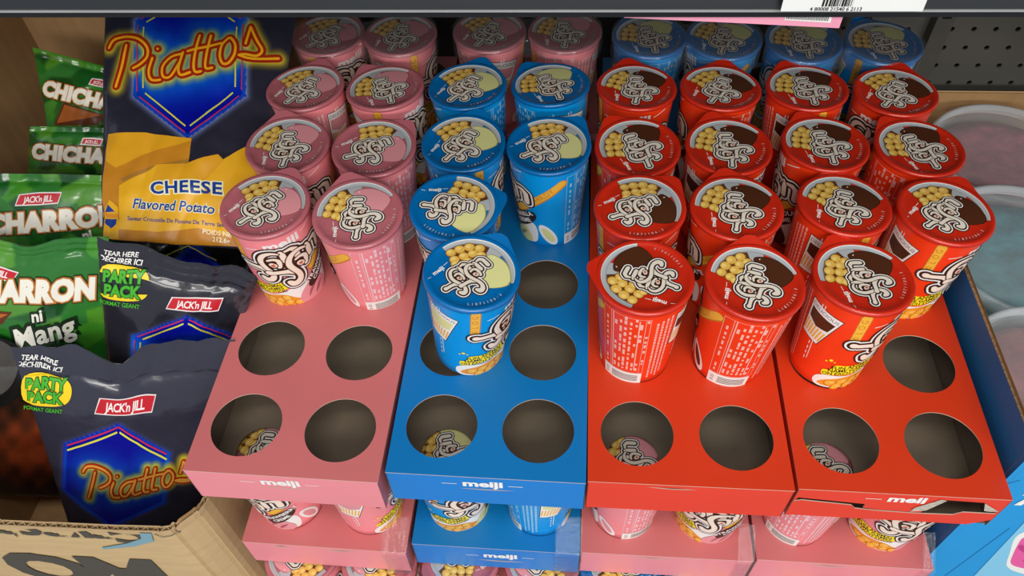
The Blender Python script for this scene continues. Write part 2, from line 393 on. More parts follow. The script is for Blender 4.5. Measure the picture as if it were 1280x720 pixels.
def cup_copy(src, loc, axis, lid_rot, body_rot, label, group):
    q = Vector((0, 0, 1)).rotation_difference(Vector(axis))
    r = src.copy(); COL.objects.link(r); r.location = loc; r.rotation_mode = 'QUATERNION'; r.rotation_quaternion = q
    for ch in src.children:
        c = ch.copy(); COL.objects.link(c); c.parent = r
        c.rotation_euler = (0, 0, (lid_rot if ch.name.startswith('lid') else body_rot)*D2R)
        for g in ch.children: d = g.copy(); COL.objects.link(d); d.parent = c
    tag(r, label, 'cup', group)
    return r

# ------------------------------------------------------------------ display trays
Q = .072; P = .070288; TD = .043
TRAYC = {'red': (204, 54, 18), 'blue': (0, 112, 178), 'pink': (198, 108, 108)}
FRONTC = {'red': (226, 56, 28), 'blue': (0, 122, 204), 'pink': (232, 138, 146)}  # front panels lighter than the tops: stronger light there put into the colour
board_edge = mat('board_edge', (206, 180, 160), .7); board_in = mat('grey_board', (106, 94, 78), .85, noise_amt=.1, nscale=30)
def make_tray(col, rows, variant=None, front=.56*.072, back=.033, brand=True, peep=True):
    root = empty('display_tray')
    m = mat('board_'+col, TRAYC[col], .42, .4, noise_amt=.04, nscale=12, coat=.12, coatr=.35)
    y0, y1 = -front, (rows-1)*P+back
    out = [(-Q, y0), (Q, y0), (Q, y1), (-Q, y1)]
    hl = [circ(sx*Q/2, r*P, .0267, 48) for r in range(rows) for sx in (-1, 1)]
    panel('top_panel', out, hl, lambda x, y, d: (x, y, -d), .0007, [m, board_edge], root)
    ins = .0006
    for sx, nm in ((-1, 'side_panel'), (1, 'side_panel')):
        panel(nm, [(y0, -TD), (y1, -TD), (y1, -.0007), (y0, -.0007)] if sx > 0 else [(-y1, -TD), (-y0, -TD), (-y0, -.0007), (-y1, -.0007)], [],
              (lambda x, y, d: (Q-d, x, y)) if sx > 0 else (lambda x, y, d: (-Q+d, -x, y)), .0007, [m, board_in], root)
    panel('back_panel', [(-Q, -TD), (Q, -TD), (Q, -.0007), (-Q, -.0007)], [], lambda x, y, d: (-x, y1-d, y), .0007, [m, board_in], root)
    bh = [circ(-Q/2+.0005, 0, .0205, 32)] if peep else []
    panel('bottom_panel', [(-Q+.001, y0+.001), (Q-.001, y0+.001), (Q-.001, y1-.001), (-Q+.001, y1-.001)], bh, lambda x, y, d: (x, y, -TD+.0015-d), .0007, [board_in, board_in], root)
    H = [] ; FO = [(-Q, -TD), (Q, -TD), (Q, -.0007), (-Q, -.0007)]
    def lens(xa, xb, y, h, sk=0): return [(xa, y), (xb, y+sk)] if False else [(xa+(xb-xa)*k/10, y+sk*k/10-h*math.sin(math.pi*k/10)) for k in range(11)]+[(xa+(xb-xa)*k/10, y+sk*k/10+h*.3*math.sin(math.pi*k/10)) for k in range(9, 0, -1)]
    if variant == 'torn':
        H = [[(-.071, -.020), (-.069, -.0135), (-.021, -.0185), (-.021, -.0245), (-.010, -.0265), (.020, -.0275), (.021, -.022), (.026, -.014), (.030, -.0055), (.056, -.0065), (.060, -.017), (.0705, -.0215),
              (.0705, -.0235), (.048, -.0235), (.043, -.0285), (.018, -.0295), (-.010, -.0285), (-.026, -.0265), (-.030, -.0215), (-.066, -.0175)]]
        FO = [(-Q, -TD), (.058, -TD), (Q, -.033), (Q, -.0007), (-Q, -.0007)]
    elif variant == 'slit': H = [lens(-.020, .022, -.019, .0012)]
    elif variant == 'low': H = [lens(-.016, .026, -.027, .0018)]
    elif variant == 'folded': H = [lens(-.030, .006, -.0045, .0018, -.001)]
    elif variant == 'folded_low': H = [lens(-.048, -.030, -.0045, .0022), lens(-.002, .030, -.0055, .002)]
    mf = mat('front_'+col, FRONTC[col], .40, .4, noise_amt=.03, nscale=14, coat=.12, coatr=.35)
    fp = panel('front_panel', FO, H, lambda x, y, d: (x, y0+d, y), .0007, [mf, board_edge], root)
    if variant == 'torn':   # grey torn paper showing at both ends of the tear
        T = MB()
        panel('torn_paper', [(.012, -.0255), (.022, -.0225), (.030, -.0055), (.026, -.004), (.019, -.012), (.013, -.019)], [], lambda x, y, d: (x, y0-.0006+d*.1+.004*max(0, x-.02), y), .0004, [mat('torn_paper', (190, 180, 165), .9, bump=.6, bscale=300)]*2, fp)
        panel('torn_paper', [(.056, -.0065), (.070, -.018), (.064, -.019), (.060, -.018)], [], lambda x, y, d: (x, y0-.0006+d*.1, y), .0004, [MATS['torn_paper']]*2, fp)
    if brand:
        A = Art(1000); yy = -.0115 if variant != 'low' else -.0165
        if variant == 'torn': yy = -.009
        sx = -.002 if variant in (None, 'slit') else .004
        if variant == 'torn': sx = .006
        A.text(WHITE, 1, 'meiji', sx, yy+.001, .0125, 0, .04, 0, 1, 1.25)
        A.line(WHITE, 1, (sx-.030, yy), (sx-.019, yy), .0007); A.line(WHITE, 1, (sx+.0185, yy), (sx+.029, yy), .0007)
        if variant == 'torn': A.t = [t for t in A.t if max(p[0] for p in t[2:]) < .0195 and min(p[1] for p in t[2:]) > -.0135-.0]
        A.build('front_print', lambda x, y, L: (x, y0-.0002-L*.00005, y), 0, fp)
    return root
def place(root, x, y, z, rot, label, group):
    root.location = (x, y, z+ZS); root.rotation_euler = (0, 0, rot); tag(root, label, 'tray', group); return root
TR = [(-.168524, .303093, -.114061, 'pink'), (-.021057, .295085, -.106694, 'blue'), (.123178, .281981, -.097622, 'red'), (.269630, .269008, -.103976, 'red')]
names = ['pink cardboard display tray with pink cups, leftmost of the top layer', 'bright blue cardboard display tray with two front rows half empty',
         'red cardboard display tray with uncut front, left of the two red trays', 'red cardboard display tray with torn front flap, right of the two red trays']
for (x, y, a, c), v, n in zip(TR, ('slit', 'slit', 'folded', 'torn'), names):
    place(make_tray(c, 5, v, brand=(v != 'folded')), x, y, 0, a, n, 'display trays in the top layer')
LP = .142
low = ['pink lower tray directly under the leftmost top tray, its lip slit twice', 'blue lower tray under the blue top tray', 'pink lower tray under the left red tray', 'pink lower tray under the right red tray']
low_c = ['pink', 'blue', 'pink', 'pink']
for (x, y, a, _), c, v, n in zip(TR, low_c, ('folded_low', 'low', 'folded', 'folded'), low):
    place(make_tray(c, 5, v, brand=(c == 'blue'), peep=False), x+.0012, y+.003, -LP, a, n, 'display trays in the lower layer')
third_c = ['pink', 'pink', 'blue', 'pink']
for i, ((x, y, a, _), c) in enumerate(zip(TR, third_c)):
    place(make_tray(c, 2, None, brand=False, peep=False), x+.002, y-.026, -2*LP, a, ['%s bottom tray below the lower layer, leftmost', '%s bottom tray below the blue lower tray', '%s bottom tray below the middle pink lower tray', '%s bottom tray below the rightmost pink lower tray'][i] % c, 'display trays in the bottom layer')

# ------------------------------------------------------------------ cups
CUP = {c: build_cup_parts(c) for c in FL}
cups = [
 (0,0,3, -0.1883,0.4469,0.0000, 0.016,-0.037, 25,-69),
 (0,1,3, -0.1168,0.4387,0.0000, 0.025,-0.084, 68,-225),
 (0,0,4, -0.1803,0.5167,0.0000, 0.008,-0.043, 65,-91),
 (0,1,4, -0.1088,0.5085,0.0000, 0.010,-0.038, 3,-209),
 (0,0,5, -0.1723,0.5865,0.0000, -0.029,0.029, 35,-279),
 (0,1,5, -0.1008,0.5783,0.0000, -0.034,0.064, 85,-396),
 (1,0,2, -0.0359,0.3688,0.0005, 0.084,-0.034, 17,-22),
 (1,0,3, -0.0419,0.4387,0.0000, 0.009,-0.062, -30,-179),
 (1,0,4, -0.0344,0.5086,0.0000, -0.002,-0.028, 31,-365),
 (1,1,4, 0.0372,0.5009,0.0000, -0.024,-0.026, 5,-192),
 (1,0,5, -0.0269,0.5785,0.0000, -0.048,0.031, 30,-191),
 (1,1,5, 0.0447,0.5708,0.0000, -0.034,0.084, 84,-309),
 (2,0,2, 0.0942,0.3554,0.0000, -0.012,0.004, 128,-278),
 (2,1,2, 0.1659,0.3484,0.0000, 0.025,-0.013, 45,-261),
 (2,0,3, 0.1011,0.4254,0.0000, -0.022,-0.015, 0,-456),
 (2,1,3, 0.1727,0.4184,0.0000, -0.021,0.004, 55,-216),
 (2,0,4, 0.1079,0.4953,0.0000, -0.018,-0.037, 83,-280),
 (2,1,4, 0.1796,0.4883,0.0000, -0.007,-0.005, 63,-399),
 (2,0,5, 0.1148,0.5653,0.0000, 0.011,0.047, 57,-104),
 (2,1,5, 0.1864,0.5583,0.0000, 0.012,0.056, 36,-222),
 (3,0,2, 0.2411,0.3427,0.0000, 0.023,0.041, 68,-37),
 (3,0,3, 0.2484,0.4126,0.0000, 0.028,0.049, 43,-373),
 (3,1,3, 0.3200,0.4051,0.0000, 0.026,0.002, 15,-48),
 (3,0,4, 0.2557,0.4825,0.0000, 0.004,0.034, 68,-195),
 (3,1,4, 0.3273,0.4750,0.0000, 0.010,0.012, 80,-313),
 (3,0,5, 0.2630,0.5524,0.0000, -0.022,0.065, 68,-377),
 (3,1,5, 0.3346,0.5449,0.0000, -0.012,0.029, 28,-135),
]
used = set()
tn = ['pink tray', 'blue tray', 'left red tray', 'right red tray']
rn = {2: 'second', 3: 'third', 4: 'fourth', 5: 'fifth'}
side = ['left', 'right']
def put(col, loc, axis, lr, br, label, group):
    if col not in used:
        used.add(col); r = CUP[col]; r.location = loc; r.rotation_mode = 'QUATERNION'; r.rotation_quaternion = Vector((0, 0, 1)).rotation_difference(Vector(axis))
        for c in r.children: c.rotation_euler = (0, 0, (lr if c.name.startswith('lid') else br)*D2R)
        tag(r, label, 'cup', group); return r
    return cup_copy(CUP[col], loc, axis, lr, br, label, group)
for t, c, row, x, y, z, ax, ay, lr, fa in cups:
    col = TR[t][3]
    extra = {(1, 0, 2): 'blue cup standing tilted at the very front of the blue tray', (3, 0, 2): 'frontmost red cup of the right red tray, small cup picture facing out', (2, 0, 2): 'front left red cup of the left red tray, lid print upside down',
             (0, 0, 3): 'front left pink cup with its big side logo facing out', (0, 1, 3): 'front right pink cup with nutrition table facing out', (1, 1, 4): 'tall showing blue cup behind the empty round holes, diagonal stick print'}.get((t, c, row))
    lab = extra or '%s snack cup, %s row from front, %s column of the %s' % (col, rn[row], side[c], tn[t])
    az = math.sqrt(max(0, 1-ax*ax-ay*ay))
    put(col, (x, y, z+ZS-.0006 if z == 0 else z+ZS), (ax, ay, az), lr, fa+90, lab, '%s snack cups in the top trays' % col)
# front row of the lower layer
def tp(t, c, row):
    x0, y0, a, _ = TR[t]; lx, ly = (c-.5)*Q, (row-1)*P
    return x0+lx*math.cos(a)-ly*math.sin(a), y0+lx*math.sin(a)+ly*math.cos(a)
lowf = {(0, 0): 82, (0, 1): -78, (1, 0): -24, (1, 1): 225, (2, 0): 118, (2, 1): -5, (3, 0): 160, (3, 1): -50}
for (t, c), ph in lowf.items():
    x, y = tp(t, c, 1); az = math.degrees(math.atan2(-y, -x))
    put(low_c[t], (x+.0012, y+.003, ZS-LP-.0006), (0, 0, 1), [58, 20, 75, 40, 62, 10, 66, 85][t*2+c], az-ph+90,
        '%s lower layer cup, front %s hole under the %s' % (low_c[t], side[c], tn[t]), 'cups in the lower layer')
for t in range(4):
    for c in (0, 1):
        x, y = tp(t, c, 1)
        put(third_c[t], (x+.002, y-.026, ZS-2*LP-.0006), (0, 0, 1), [205, 190, 170, 200, 160, 215, 195, 180][t*2+c], 30*c, '%s bottom layer cup at lower frame edge, %s one below %s' % (third_c[t], side[c], tn[t]), 'cups in the bottom layer')
# back row
back = [(-.1636, .6697, 'pink', 25), (-.095, .6645, 'pink', 50), (-.0105, .6633, 'pink', 38), (.060, .6579, 'pink', 62), (.1376, .6442, 'blue', 72), (.205, .6365, 'blue', 50), (.276, .6261, 'blue', 66), (.3464, .6183, 'blue', 72)]
order = ['leftmost', 'second from left', 'third from left', 'fourth from left', 'fifth from left', 'sixth from left', 'seventh from left', 'rightmost']
for k, (x, y, col, lr) in enumerate(back):
    put(col, (x, y, ZS-.0006), (0, 0, 1), lr, 40+47*k, '%s film-wrapped cup, %s in the back row under the shelf' % (col, order[k]), 'cups in the back row')
for k in range(0, 8, 2):
    (x0, y0, col, _), (x1, y1, _, _) = back[k], back[k+1]
    a = math.atan2(y1-y0, x1-x0)
    for lv in range(3):
        t = make_tray(col, 2, None, front=.033, back=.033, brand=False, peep=False)
        place(t, (x0+x1)/2, (y0+y1)/2, -lv*LP, a, ['%s back tray holding the film-wrapped cups, %s pair', '%s back tray one level down, %s pair', '%s back tray at the bottom, %s pair'][lv] % (col, ['leftmost', 'second', 'third', 'rightmost'][k//2]), 'trays behind the front trays')

# ------------------------------------------------------------------ clear film
def film_mat():
    m = bpy.data.materials.new('clear_film'); m.use_nodes = True; nt = m.node_tree; nt.nodes.clear()
    o = nt.nodes.new('ShaderNodeOutputMaterial'); tr = nt.nodes.new('ShaderNodeBsdfTransparent'); gl = nt.nodes.new('ShaderNodeBsdfGlossy'); gl.inputs['Roughness'].default_value = .12
    df = nt.nodes.new('ShaderNodeBsdfDiffuse'); df.inputs[0].default_value = (.8, .8, .85, 1)
    tc = nt.nodes.new('ShaderNodeTexCoord'); mp = nt.nodes.new('ShaderNodeMapping'); mp.inputs['Scale'].default_value = (30, 220, 60)
    mp.inputs['Rotation'].default_value = (0, 0, -.15)
    n = nt.nodes.new('ShaderNodeTexNoise'); n.inputs['Scale'].default_value = 1; n.inputs['Detail'].default_value = 3
    nt.links.new(tc.outputs['Object'], mp.inputs[0]); nt.links.new(mp.outputs[0], n.inputs['Vector'])
    bp = nt.nodes.new('ShaderNodeBump'); bp.inputs['Strength'].default_value = .5; bp.inputs['Distance'].default_value = .003; nt.links.new(n.outputs[0], bp.inputs['Height'])
    nt.links.new(bp.outputs[0], gl.inputs['Normal'])
    m1 = nt.nodes.new('ShaderNodeMixShader'); m1.inputs[0].default_value = .05; nt.links.new(tr.outputs[0], m1.inputs[1]); nt.links.new(df.outputs[0], m1.inputs[2])
    m2 = nt.nodes.new('ShaderNodeMixShader'); fr = nt.nodes.new('ShaderNodeFresnel'); fr.inputs[0].default_value = 1.5; nt.links.new(bp.outputs[0], fr.inputs['Normal'])
    ad = nt.nodes.new('ShaderNodeMath'); ad.operation = 'MULTIPLY'; ad.inputs[1].default_value = .55; nt.links.new(fr.outputs[0], ad.inputs[0])
    nt.links.new(ad.outputs[0], m2.inputs[0]); nt.links.new(m1.outputs[0], m2.inputs[1]); nt.links.new(gl.outputs[0], m2.inputs[2])
    nt.links.new(m2.outputs[0], o.inputs[0]); return m
FILM = film_mat()
def grid_sheet(nu, nv, fn, name, mats, parent=None, smooth=True):
    v = [fn(i/nu, j/nv) for j in range(nv+1) for i in range(nu+1)]
    f = [(j*(nu+1)+i, j*(nu+1)+i+1, (j+1)*(nu+1)+i+1, (j+1)*(nu+1)+i) for j in range(nv) for i in range(nu)]
    return link(name, mesh(name, v, f, mats, None, smooth), parent)
for k in range(0, 8, 2):
    (x0, y0, col, _), (x1, y1, _, _) = back[k], back[k+1]; cx, cy = (x0+x1)/2, (y0+y1)/2; a = math.atan2(y1-y0, x1-x0); hw = math.dist((x0, y0), (x1, y1))/2+.0352
    def fn(u, v, cx=cx, cy=cy, a=a, hw=hw):
        lx = (u*2-1)*hw; ex = abs(abs(lx)-(hw-.0352)); ry = math.sqrt(max(.0352**2-max(0, ex if abs(lx) > hw-.0352 else 0)**2, 1e-8))
        if abs(lx) < hw-.0352: ry = max(math.sqrt(max(.0352**2-(hw-.0352-abs(lx))**2, 0)), .016)
        ry = max(ry, .003)
        if v < .35: yy = -ry-.0012; zz = HCUP-.002-(.35-v)*.045
        else: yy = -ry-.0012+(v-.35)/.65*(ry*2+.0012); zz = HCUP+.0022
        zz += .0006*noise.noise(Vector((lx*300, yy*60, cx*50)))
        return (cx+lx*math.cos(a)-yy*math.sin(a), cy+lx*math.sin(a)+yy*math.cos(a), zz+ZS)
    tag(grid_sheet(60, 26, fn, 'plastic_film', [FILM]), 'clear shrink film stretched over the %s pair of %s back row cups' % (['leftmost', 'second', 'third', 'rightmost'][k//2], col), 'film', 'clear film on the back row')
for (t, xa, xb, n) in ((0, .052, .0745, 'right corner of the leftmost pink lower tray'), (1, .052, .0745, 'right corner of the blue lower tray'), (2, .060, .0740, 'right corner of the middle pink lower tray'), (3, .064, .0740, 'right corner of the rightmost pink lower tray')):
    x0, y0, a, _ = TR[t]
    def fn(u, v, x0=x0, y0=y0, a=a, xa=xa, xb=xb):
        lx = xa+(xb-xa)*u+.001*noise.noise(Vector((v*9, t, 1))); ly = -.0423-.0022*abs(noise.noise(Vector((u*7, v*9, t*3)))); z = -.186+.062*v
        if v > .7: ly += (v-.7)*.09
        return (x0+lx*math.cos(a)-ly*math.sin(a), y0+.003+lx*math.sin(a)+ly*math.cos(a), z+ZS)
    tag(grid_sheet(16, 30, fn, 'plastic_film', [FILM]), 'crinkled clear film strip hanging on the '+n, 'film', 'film strips on the lower trays')

# ------------------------------------------------------------------ from a photo pixel to a point at a given depth (y) or height (z)
def at(px, py, y=None, z=None):
    d = fw*F+RT*(px-640)-UP*(py-360)
    t = (z-HC)/d.z if z is not None else y/d.y
    p = d*t; return Vector((p.x, p.y, p.z+HC+ZS))

# ------------------------------------------------------------------ snack bags
def seg_dist(X, Y, pts):
    D = np.full(X.shape, 1e9)
    for (a, b) in zip(pts, pts[1:]):
        ax, ay = a[:2]; bx, by = b[:2]; dx, dy = bx-ax, by-ay; l = dx*dx+dy*dy+1e-9
        t = np.clip(((X-ax)*dx+(Y-ay)*dy)/l, 0, 1); D = np.minimum(D, np.hypot(X-ax-t*dx, Y-ay-t*dy))
    return D
def poly_sd(X, Y, P_):
    D = seg_dist(X, Y, P_+[P_[0]]); ins = np.zeros(X.shape, bool); n = len(P_)
    for i in range(n):
        x0, y0 = P_[i]; x1, y1 = P_[(i+1) % n]
        if y0 == y1: continue
        c = ((y0 > Y) != (y1 > Y)) & (X < (x1-x0)*(Y-y0)/(y1-y0)+x0); ins ^= c
    return np.where(ins, -D, D)
def homog(src, dst):
    A = []; b = []
    for (x, y), (u, v) in zip(src, dst):
        A.append([x, y, 1, 0, 0, 0, -u*x, -u*y]); b.append(u); A.append([0, 0, 0, x, y, 1, -v*x, -v*y]); b.append(v)
    h = np.linalg.solve(np.array(A, float), np.array(b, float)); return np.append(h, 1).reshape(3, 3)
def happ(H, x, y):
    w_ = H[2, 0]*x+H[2, 1]*y+H[2, 2]; return (H[0, 0]*x+H[0, 1]*y+H[0, 2])/w_, (H[1, 0]*x+H[1, 1]*y+H[1, 2])/w_
FILMBAG = mat('bag_film', (255, 255, 255), .26, .55, attr=True, noise_amt=.05, nscale=25, coat=.6, coatr=.06, bump=.6, bscale=26)
SILVER = mat('bag_back', (120, 120, 125), .3, .5, metal=.5)
class Bag:
    """pillow bag laid in a plane through three pixel/depth corners; print is given in the pixel frame of the photograph"""
    def __init__(s, name, quad, depths, colf, label, group, bulge=.012, seal='top', edge=None, seed=0, nu=110, nv=110, wr=.0016):
        s.q = quad; s.H = homog(quad, [(0, 0), (1, 0), (1, 1), (0, 1)]); s.Hi = np.linalg.inv(s.H)
        a, b, d = at(*quad[0], y=depths[0]), at(*quad[1], y=depths[1]), at(*quad[3], y=depths[2])
        s.n = (d-a).cross(b-a).normalized()
        if s.n.dot(Vector((0, 0, HC+ZS))-a) < 0: s.n = -s.n
        s.a = a; s.bulge = bulge; s.edge = edge; s.seed = seed; s.wr = wr
        v = []; px = []; s.nu, s.nv = nu, nv
        s.B = [[s.height(i/nu, j/nv) for i in range(nu+1)] for j in range(nv+1)]
        for j in range(nv+1):
            for i in range(nu+1):
                u, w_ = i/nu, j/nv; x, y = happ(s.Hi, u, w_); px.append((x, y)); v.append(s.pt(x, y, 0, (u, w_)))
        N = len(v); f = [(j*(nu+1)+i, (j+1)*(nu+1)+i, (j+1)*(nu+1)+i+1, j*(nu+1)+i+1) for j in range(nv) for i in range(nu)]
        px = np.array(px); col = np.clip(colf(px[:, 0], px[:, 1]), 0, 255)/255
        col = np.where(col <= .04045, col/12.92, ((col+.055)/1.055)**2.4)
        me = mesh('bag_front', v, f, [FILMBAG], None, True)
        ca = me.color_attributes.new('Col', 'FLOAT_COLOR', 'POINT'); ca.data.foreach_set('color', np.concatenate([col, np.ones((N, 1))], 1).ravel())
        s.root = empty(name, a); tag(s.root, label, 'snack bag', group)
        s.front = link('bag_front', me, None); s.par(s.front)
        # the back film, bulging the other way
        n2 = 24; vb = []
        for j in range(n2+1):
            for i in range(n2+1):
                u, w_ = i/n2, j/n2; x, y = happ(s.Hi, u, w_); p = s.pt(x, y, 0, (u, w_)); prof = s.prof(u, w_)
                vb.append(p-s.n*(.0006+prof*(s.bulge*1.9)))
        fb = [(j*(n2+1)+i, j*(n2+1)+i+1, (j+1)*(n2+1)+i+1, (j+1)*(n2+1)+i) for j in range(n2) for i in range(n2)]
        bk = link('bag_back', mesh('bag_back', vb, fb, [SILVER], None, True)); s.par(bk)
    def par(s, o):
        o.parent = s.root; o.matrix_parent_inverse = Matrix.Translation(-s.root.location)
    def prof(s, u, w_):
        u = min(max(u, 0), 1); w_ = min(max((w_-.09)/.91, 0), 1)
        return (math.sin(math.pi*u)**.6)*(math.sin(math.pi*min(w_, 1))**.5)
    def pt(s, x, y, L, uw=None):
        u, w_ = uw if uw else happ(s.H, x, y)
        yy = y
        if s.edge and w_ < .22: yy = y+s.edge(u)*(1-max(w_, 0)/.22)**1.6
        d = fw*F+RT*(x-640)-UP*(yy-360); o = Vector((0, 0, HC+ZS)); t = (s.a-o).dot(s.n)/d.dot(s.n); p = o+d*t
        gi = min(max(u*s.nu, 0), s.nu-1e-6); gj = min(max(w_*s.nv, 0), s.nv-1e-6); i, j = int(gi), int(gj); fu, fv = gi-i, gj-j; Bm = s.B
        b = (Bm[j][i]*(1-fu)+Bm[j][i+1]*fu)*(1-fv)+(Bm[j+1][i]*(1-fu)+Bm[j+1][i+1]*fu)*fv
        return p+s.n*(b+(L*.00016+.00012 if L else 0))
    def height(s, u, w_):
        b = s.bulge*s.prof(u, w_)
        k = s.seed*7.3
        b += s.wr*noise.fractal(Vector((u*3+k, w_*4, k)), 1, 2, 3)
        b += s.wr*.9*abs(noise.noise(Vector((u*7+w_*3+k, w_*2.5, k+4))))
        if w_ < .085: b += .0005*math.sin(w_/.085*math.pi*12)+.0015*noise.noise(Vector((u*14, k, 2)))
        return b
    def art(s, A, name='bag_print', maxlen=2.6):
        o = A.build(name, lambda x, y, L: s.pt(x, y, L), maxlen, None); s.par(o); return o
class PxArt(Art):   # pixel frame has y pointing down, so letters are flipped upright here
    def text(s, m, L, body, x, y, size, rot=0, bold=0, shear=0, space=1, sx=1, bend=None):
        c, q = math.cos(rot*D2R), math.sin(rot*D2R)
        for t in text_tris(body, bold, shear, space):
            P2 = [(x+size*(p[0]*sx*c-p[1]*q), y-size*(p[0]*sx*q+p[1]*c)) for p in t]
            if bend: P2 = [(a, b+bend(a)) for a, b in P2]
            s.tri(m, L, *P2)
# neon lettering traced once, in the frame of the big bag
def Zp(pts): return [(120+x/4, 10+y/4) for x, y in pts]
SCRIPT = [smooth_pts(Zp(p), 4) for p in [
 [(168, 205), (152, 290), (120, 415)], [(78, 215), (105, 172), (165, 160), (230, 178), (275, 220), (275, 268), (240, 305), (205, 322)],
 [(302, 275), (284, 340), (300, 385), (345, 388)], [(327, 228), (328, 229)],
 [(448, 258), (395, 272), (355, 320), (360, 372), (398, 372), (438, 305)], [(456, 250), (436, 330), (448, 366), (492, 352)],
 [(537, 165), (512, 290), (515, 345), (545, 345)], [(592, 165), (570, 280), (570, 330), (602, 330)], [(480, 246), (645, 206)],
 [(680, 180), (650, 215), (640, 270), (655, 310), (685, 305), (712, 262), (715, 215), (695, 182), (680, 180)],
 [(786, 118), (764, 205)], [(786, 118), (815, 182), (842, 232), (815, 262), (760, 258), (732, 265)], [(732, 265), (800, 278), (918, 262)]]]
NEON_R = ink('neon_red', (168, 34, 8)); NEON_Y = ink('neon_yellow', (250, 176, 24)); LINE_R = ink('line_red', (206, 40, 70)); LINE_Y = ink('line_yellow', (214, 210, 70)); LINE_B = ink('line_blue', (20, 80, 200))
def script_logo(A, tf, sc_=1.0):
    for L, r, m in ((6, 4.7, NEON_R), (7, 1.5, NEON_Y)):
        for st in SCRIPT: A.stroke(m, L, [tf(*p) for p in st], r*sc_, 0, 8)
HEX = [(242, -22), (312, 28), (311, 126), (241.5, 181), (171, 126), (171, 28)]
def navy_colors(X, Y, tfi, base=(40, 40, 54), gl=1.0):
    """colours of the dark bag, tfi maps this bag's pixels into the big bag's frame"""
    x, y = tfi(X, Y); c = np.empty(X.shape+(3,)); c[:] = base
    sd = poly_sd(x, y, HEX); td = np.full(x.shape, 1e9)
    for st in SCRIPT: td = np.minimum(td, seg_dist(x, y, st[::3]+[st[-1]]))
    def mix(c, k, colr): return c*(1-k[:, None])+np.array(colr)*k[:, None]
    c = mix(c, np.clip(1-sd/10, 0, 1)**2*.85*gl, (130, 150, 210))
    ins = sd < 0
    hexc = mix(np.tile(np.array((4, 14, 150.)), (len(x), 1)), np.clip(1-td/52, 0, 1)**1.5, (10, 120, 225))
    hexc = mix(hexc, np.clip(1-np.abs(sd+2.5)/3, 0, 1)*.8, (20, 90, 200))
    c[ins] = hexc[ins]
    if gl < .5: return c
    c = mix(c, np.clip(1-(td-3)/12, 0, 1)**1.3*.9, (236, 204, 40)); c = mix(c, np.clip(1-(td-2)/7, 0, 1)*.4, (232, 220, 90))
    return c
def hex_lines(A, tf, w_=1.4):
    cx, cy = 241.5, 78
    for inset, m, wd in ((5, LINE_R, 1.3), (13, LINE_Y, 1.8)):
        k = 1-inset/72
        Hh = [(cx+(x-cx)*k, cy+(y-cy)*(1-inset/100)) for x, y in HEX]
        for i in range(6):
            a, b = Hh[i], Hh[(i+1) % 6]; a2 = (a[0]+(b[0]-a[0])*.05, a[1]+(b[1]-a[1])*.05); b2 = (b[0]+(a[0]-b[0])*.05, b[1]+(a[1]-b[1])*.05)
            A.line(m, 3, tf(*a2), tf(*b2), wd*w_)
def plaque(A, cx, cy, w_, h, rot, skew=.12, L=3):
    c, q = math.cos(rot*D2R), math.sin(rot*D2R)
    def T(x, y): return (cx+x*c+y*q, cy-x*q+y*c)
    for g, m, l in ((1.5, ink('plaque_white', (225, 215, 215)), L), (0, ink('plaque_red', (190, 24, 38)), L+1)):
        P_ = [(-w_/2-g, h/2+g), (-w_/2+w_*skew*.7-g, -h/2-g*.7), (0, -h/2-h*.08-g), (w_/2+g, -h/2+h*.05-g), (w_/2-w_*skew*.5+g*.6, h/2+g), (0, h/2+g+h*.05)]
        A.poly(m, l, [T(*p) for p in P_])
    A.text(ink('plaque_text', (240, 232, 230)), L+2, "JACK'n JILL", *T(0, h*.05), h*.92, rot, .02, .15, .92, w_/h/6.1)
def party(A, cx, cy, s, rot, clip=None):
    c, q = math.cos(rot*D2R), math.sin(rot*D2R)
    def T(x, y): return (cx+(x*c+y*q)*s, cy+(-x*q+y*c)*s)
    P_ = smooth_pts([(-30, -18), (0, -21), (26, -14), (33, 0), (26, 14), (0, 20), (-30, 16)], 4, True)
    A.poly(ink('party_yellow', (240, 205, 30)), 3, [T(*p) for p in P_])
    G = ink('party_green', (70, 170, 40)); K = ink('party_dark', (20, 70, 20))
    for b, m, L in ((.10, K, 4), (.045, G, 5)):
        A.text(m, L, 'PARTY', *T(-2, -8), 19*s, rot+3, b, 0, 1.0, .92); A.text(m, L, 'PACK', *T(-2, 9), 19*s, rot+3, b, 0, 1.0, .95)
    A.text(G, 4, 'FORMAT GEANT', *T(-3, 25), 7*s, rot+3, .02)
def clipx(A, x0=None, x1=None, y1=None):
    A.t = [t for t in A.t if (x0 is None or min(p[0] for p in t[2:]) > x0) and (x1 is None or max(p[0] for p in t[2:]) < x1) and (y1 is None or max(p[1] for p in t[2:]) < y1)]
ident = lambda x, y: (x, y)
GRP = 'dark navy snack bags in the carton'
# big bag at the top
b1 = Bag('snack_bag', [(133, -28), (378, -28), (322, 312), (128, 300)], (.70, .70, .475), lambda X, Y: navy_colors(X, Y, ident), 'large navy crisp bag with blue hexagon and yellow cheese band, top of the pile', GRP, bulge=.012, seed=1, nu=170, nv=220, wr=.0032)
A = PxArt(); hex_lines(A, ident, 1); script_logo(A, ident, 1)
BY = ink('cheese_yellow', (228, 164, 30)); BY2 = ink('cheese_light', (238, 178, 28)); BY3 = ink('cheese_dark', (200, 132, 30)); BY4 = ink('cheese_tan', (170, 120, 46)); NB = ink('text_blue', (16, 60, 150)); NB2 = ink('halo', (250, 246, 200))
A.poly(BY3, 3, [(139, 171), (190, 173), (247, 181), (243, 210), (230, 216), (160, 262), (135, 296), (130, 250)])
A.poly(BY, 4, [(139, 171), (190, 173), (246, 181), (247, 184), (196, 196), (150, 214), (137, 205)])
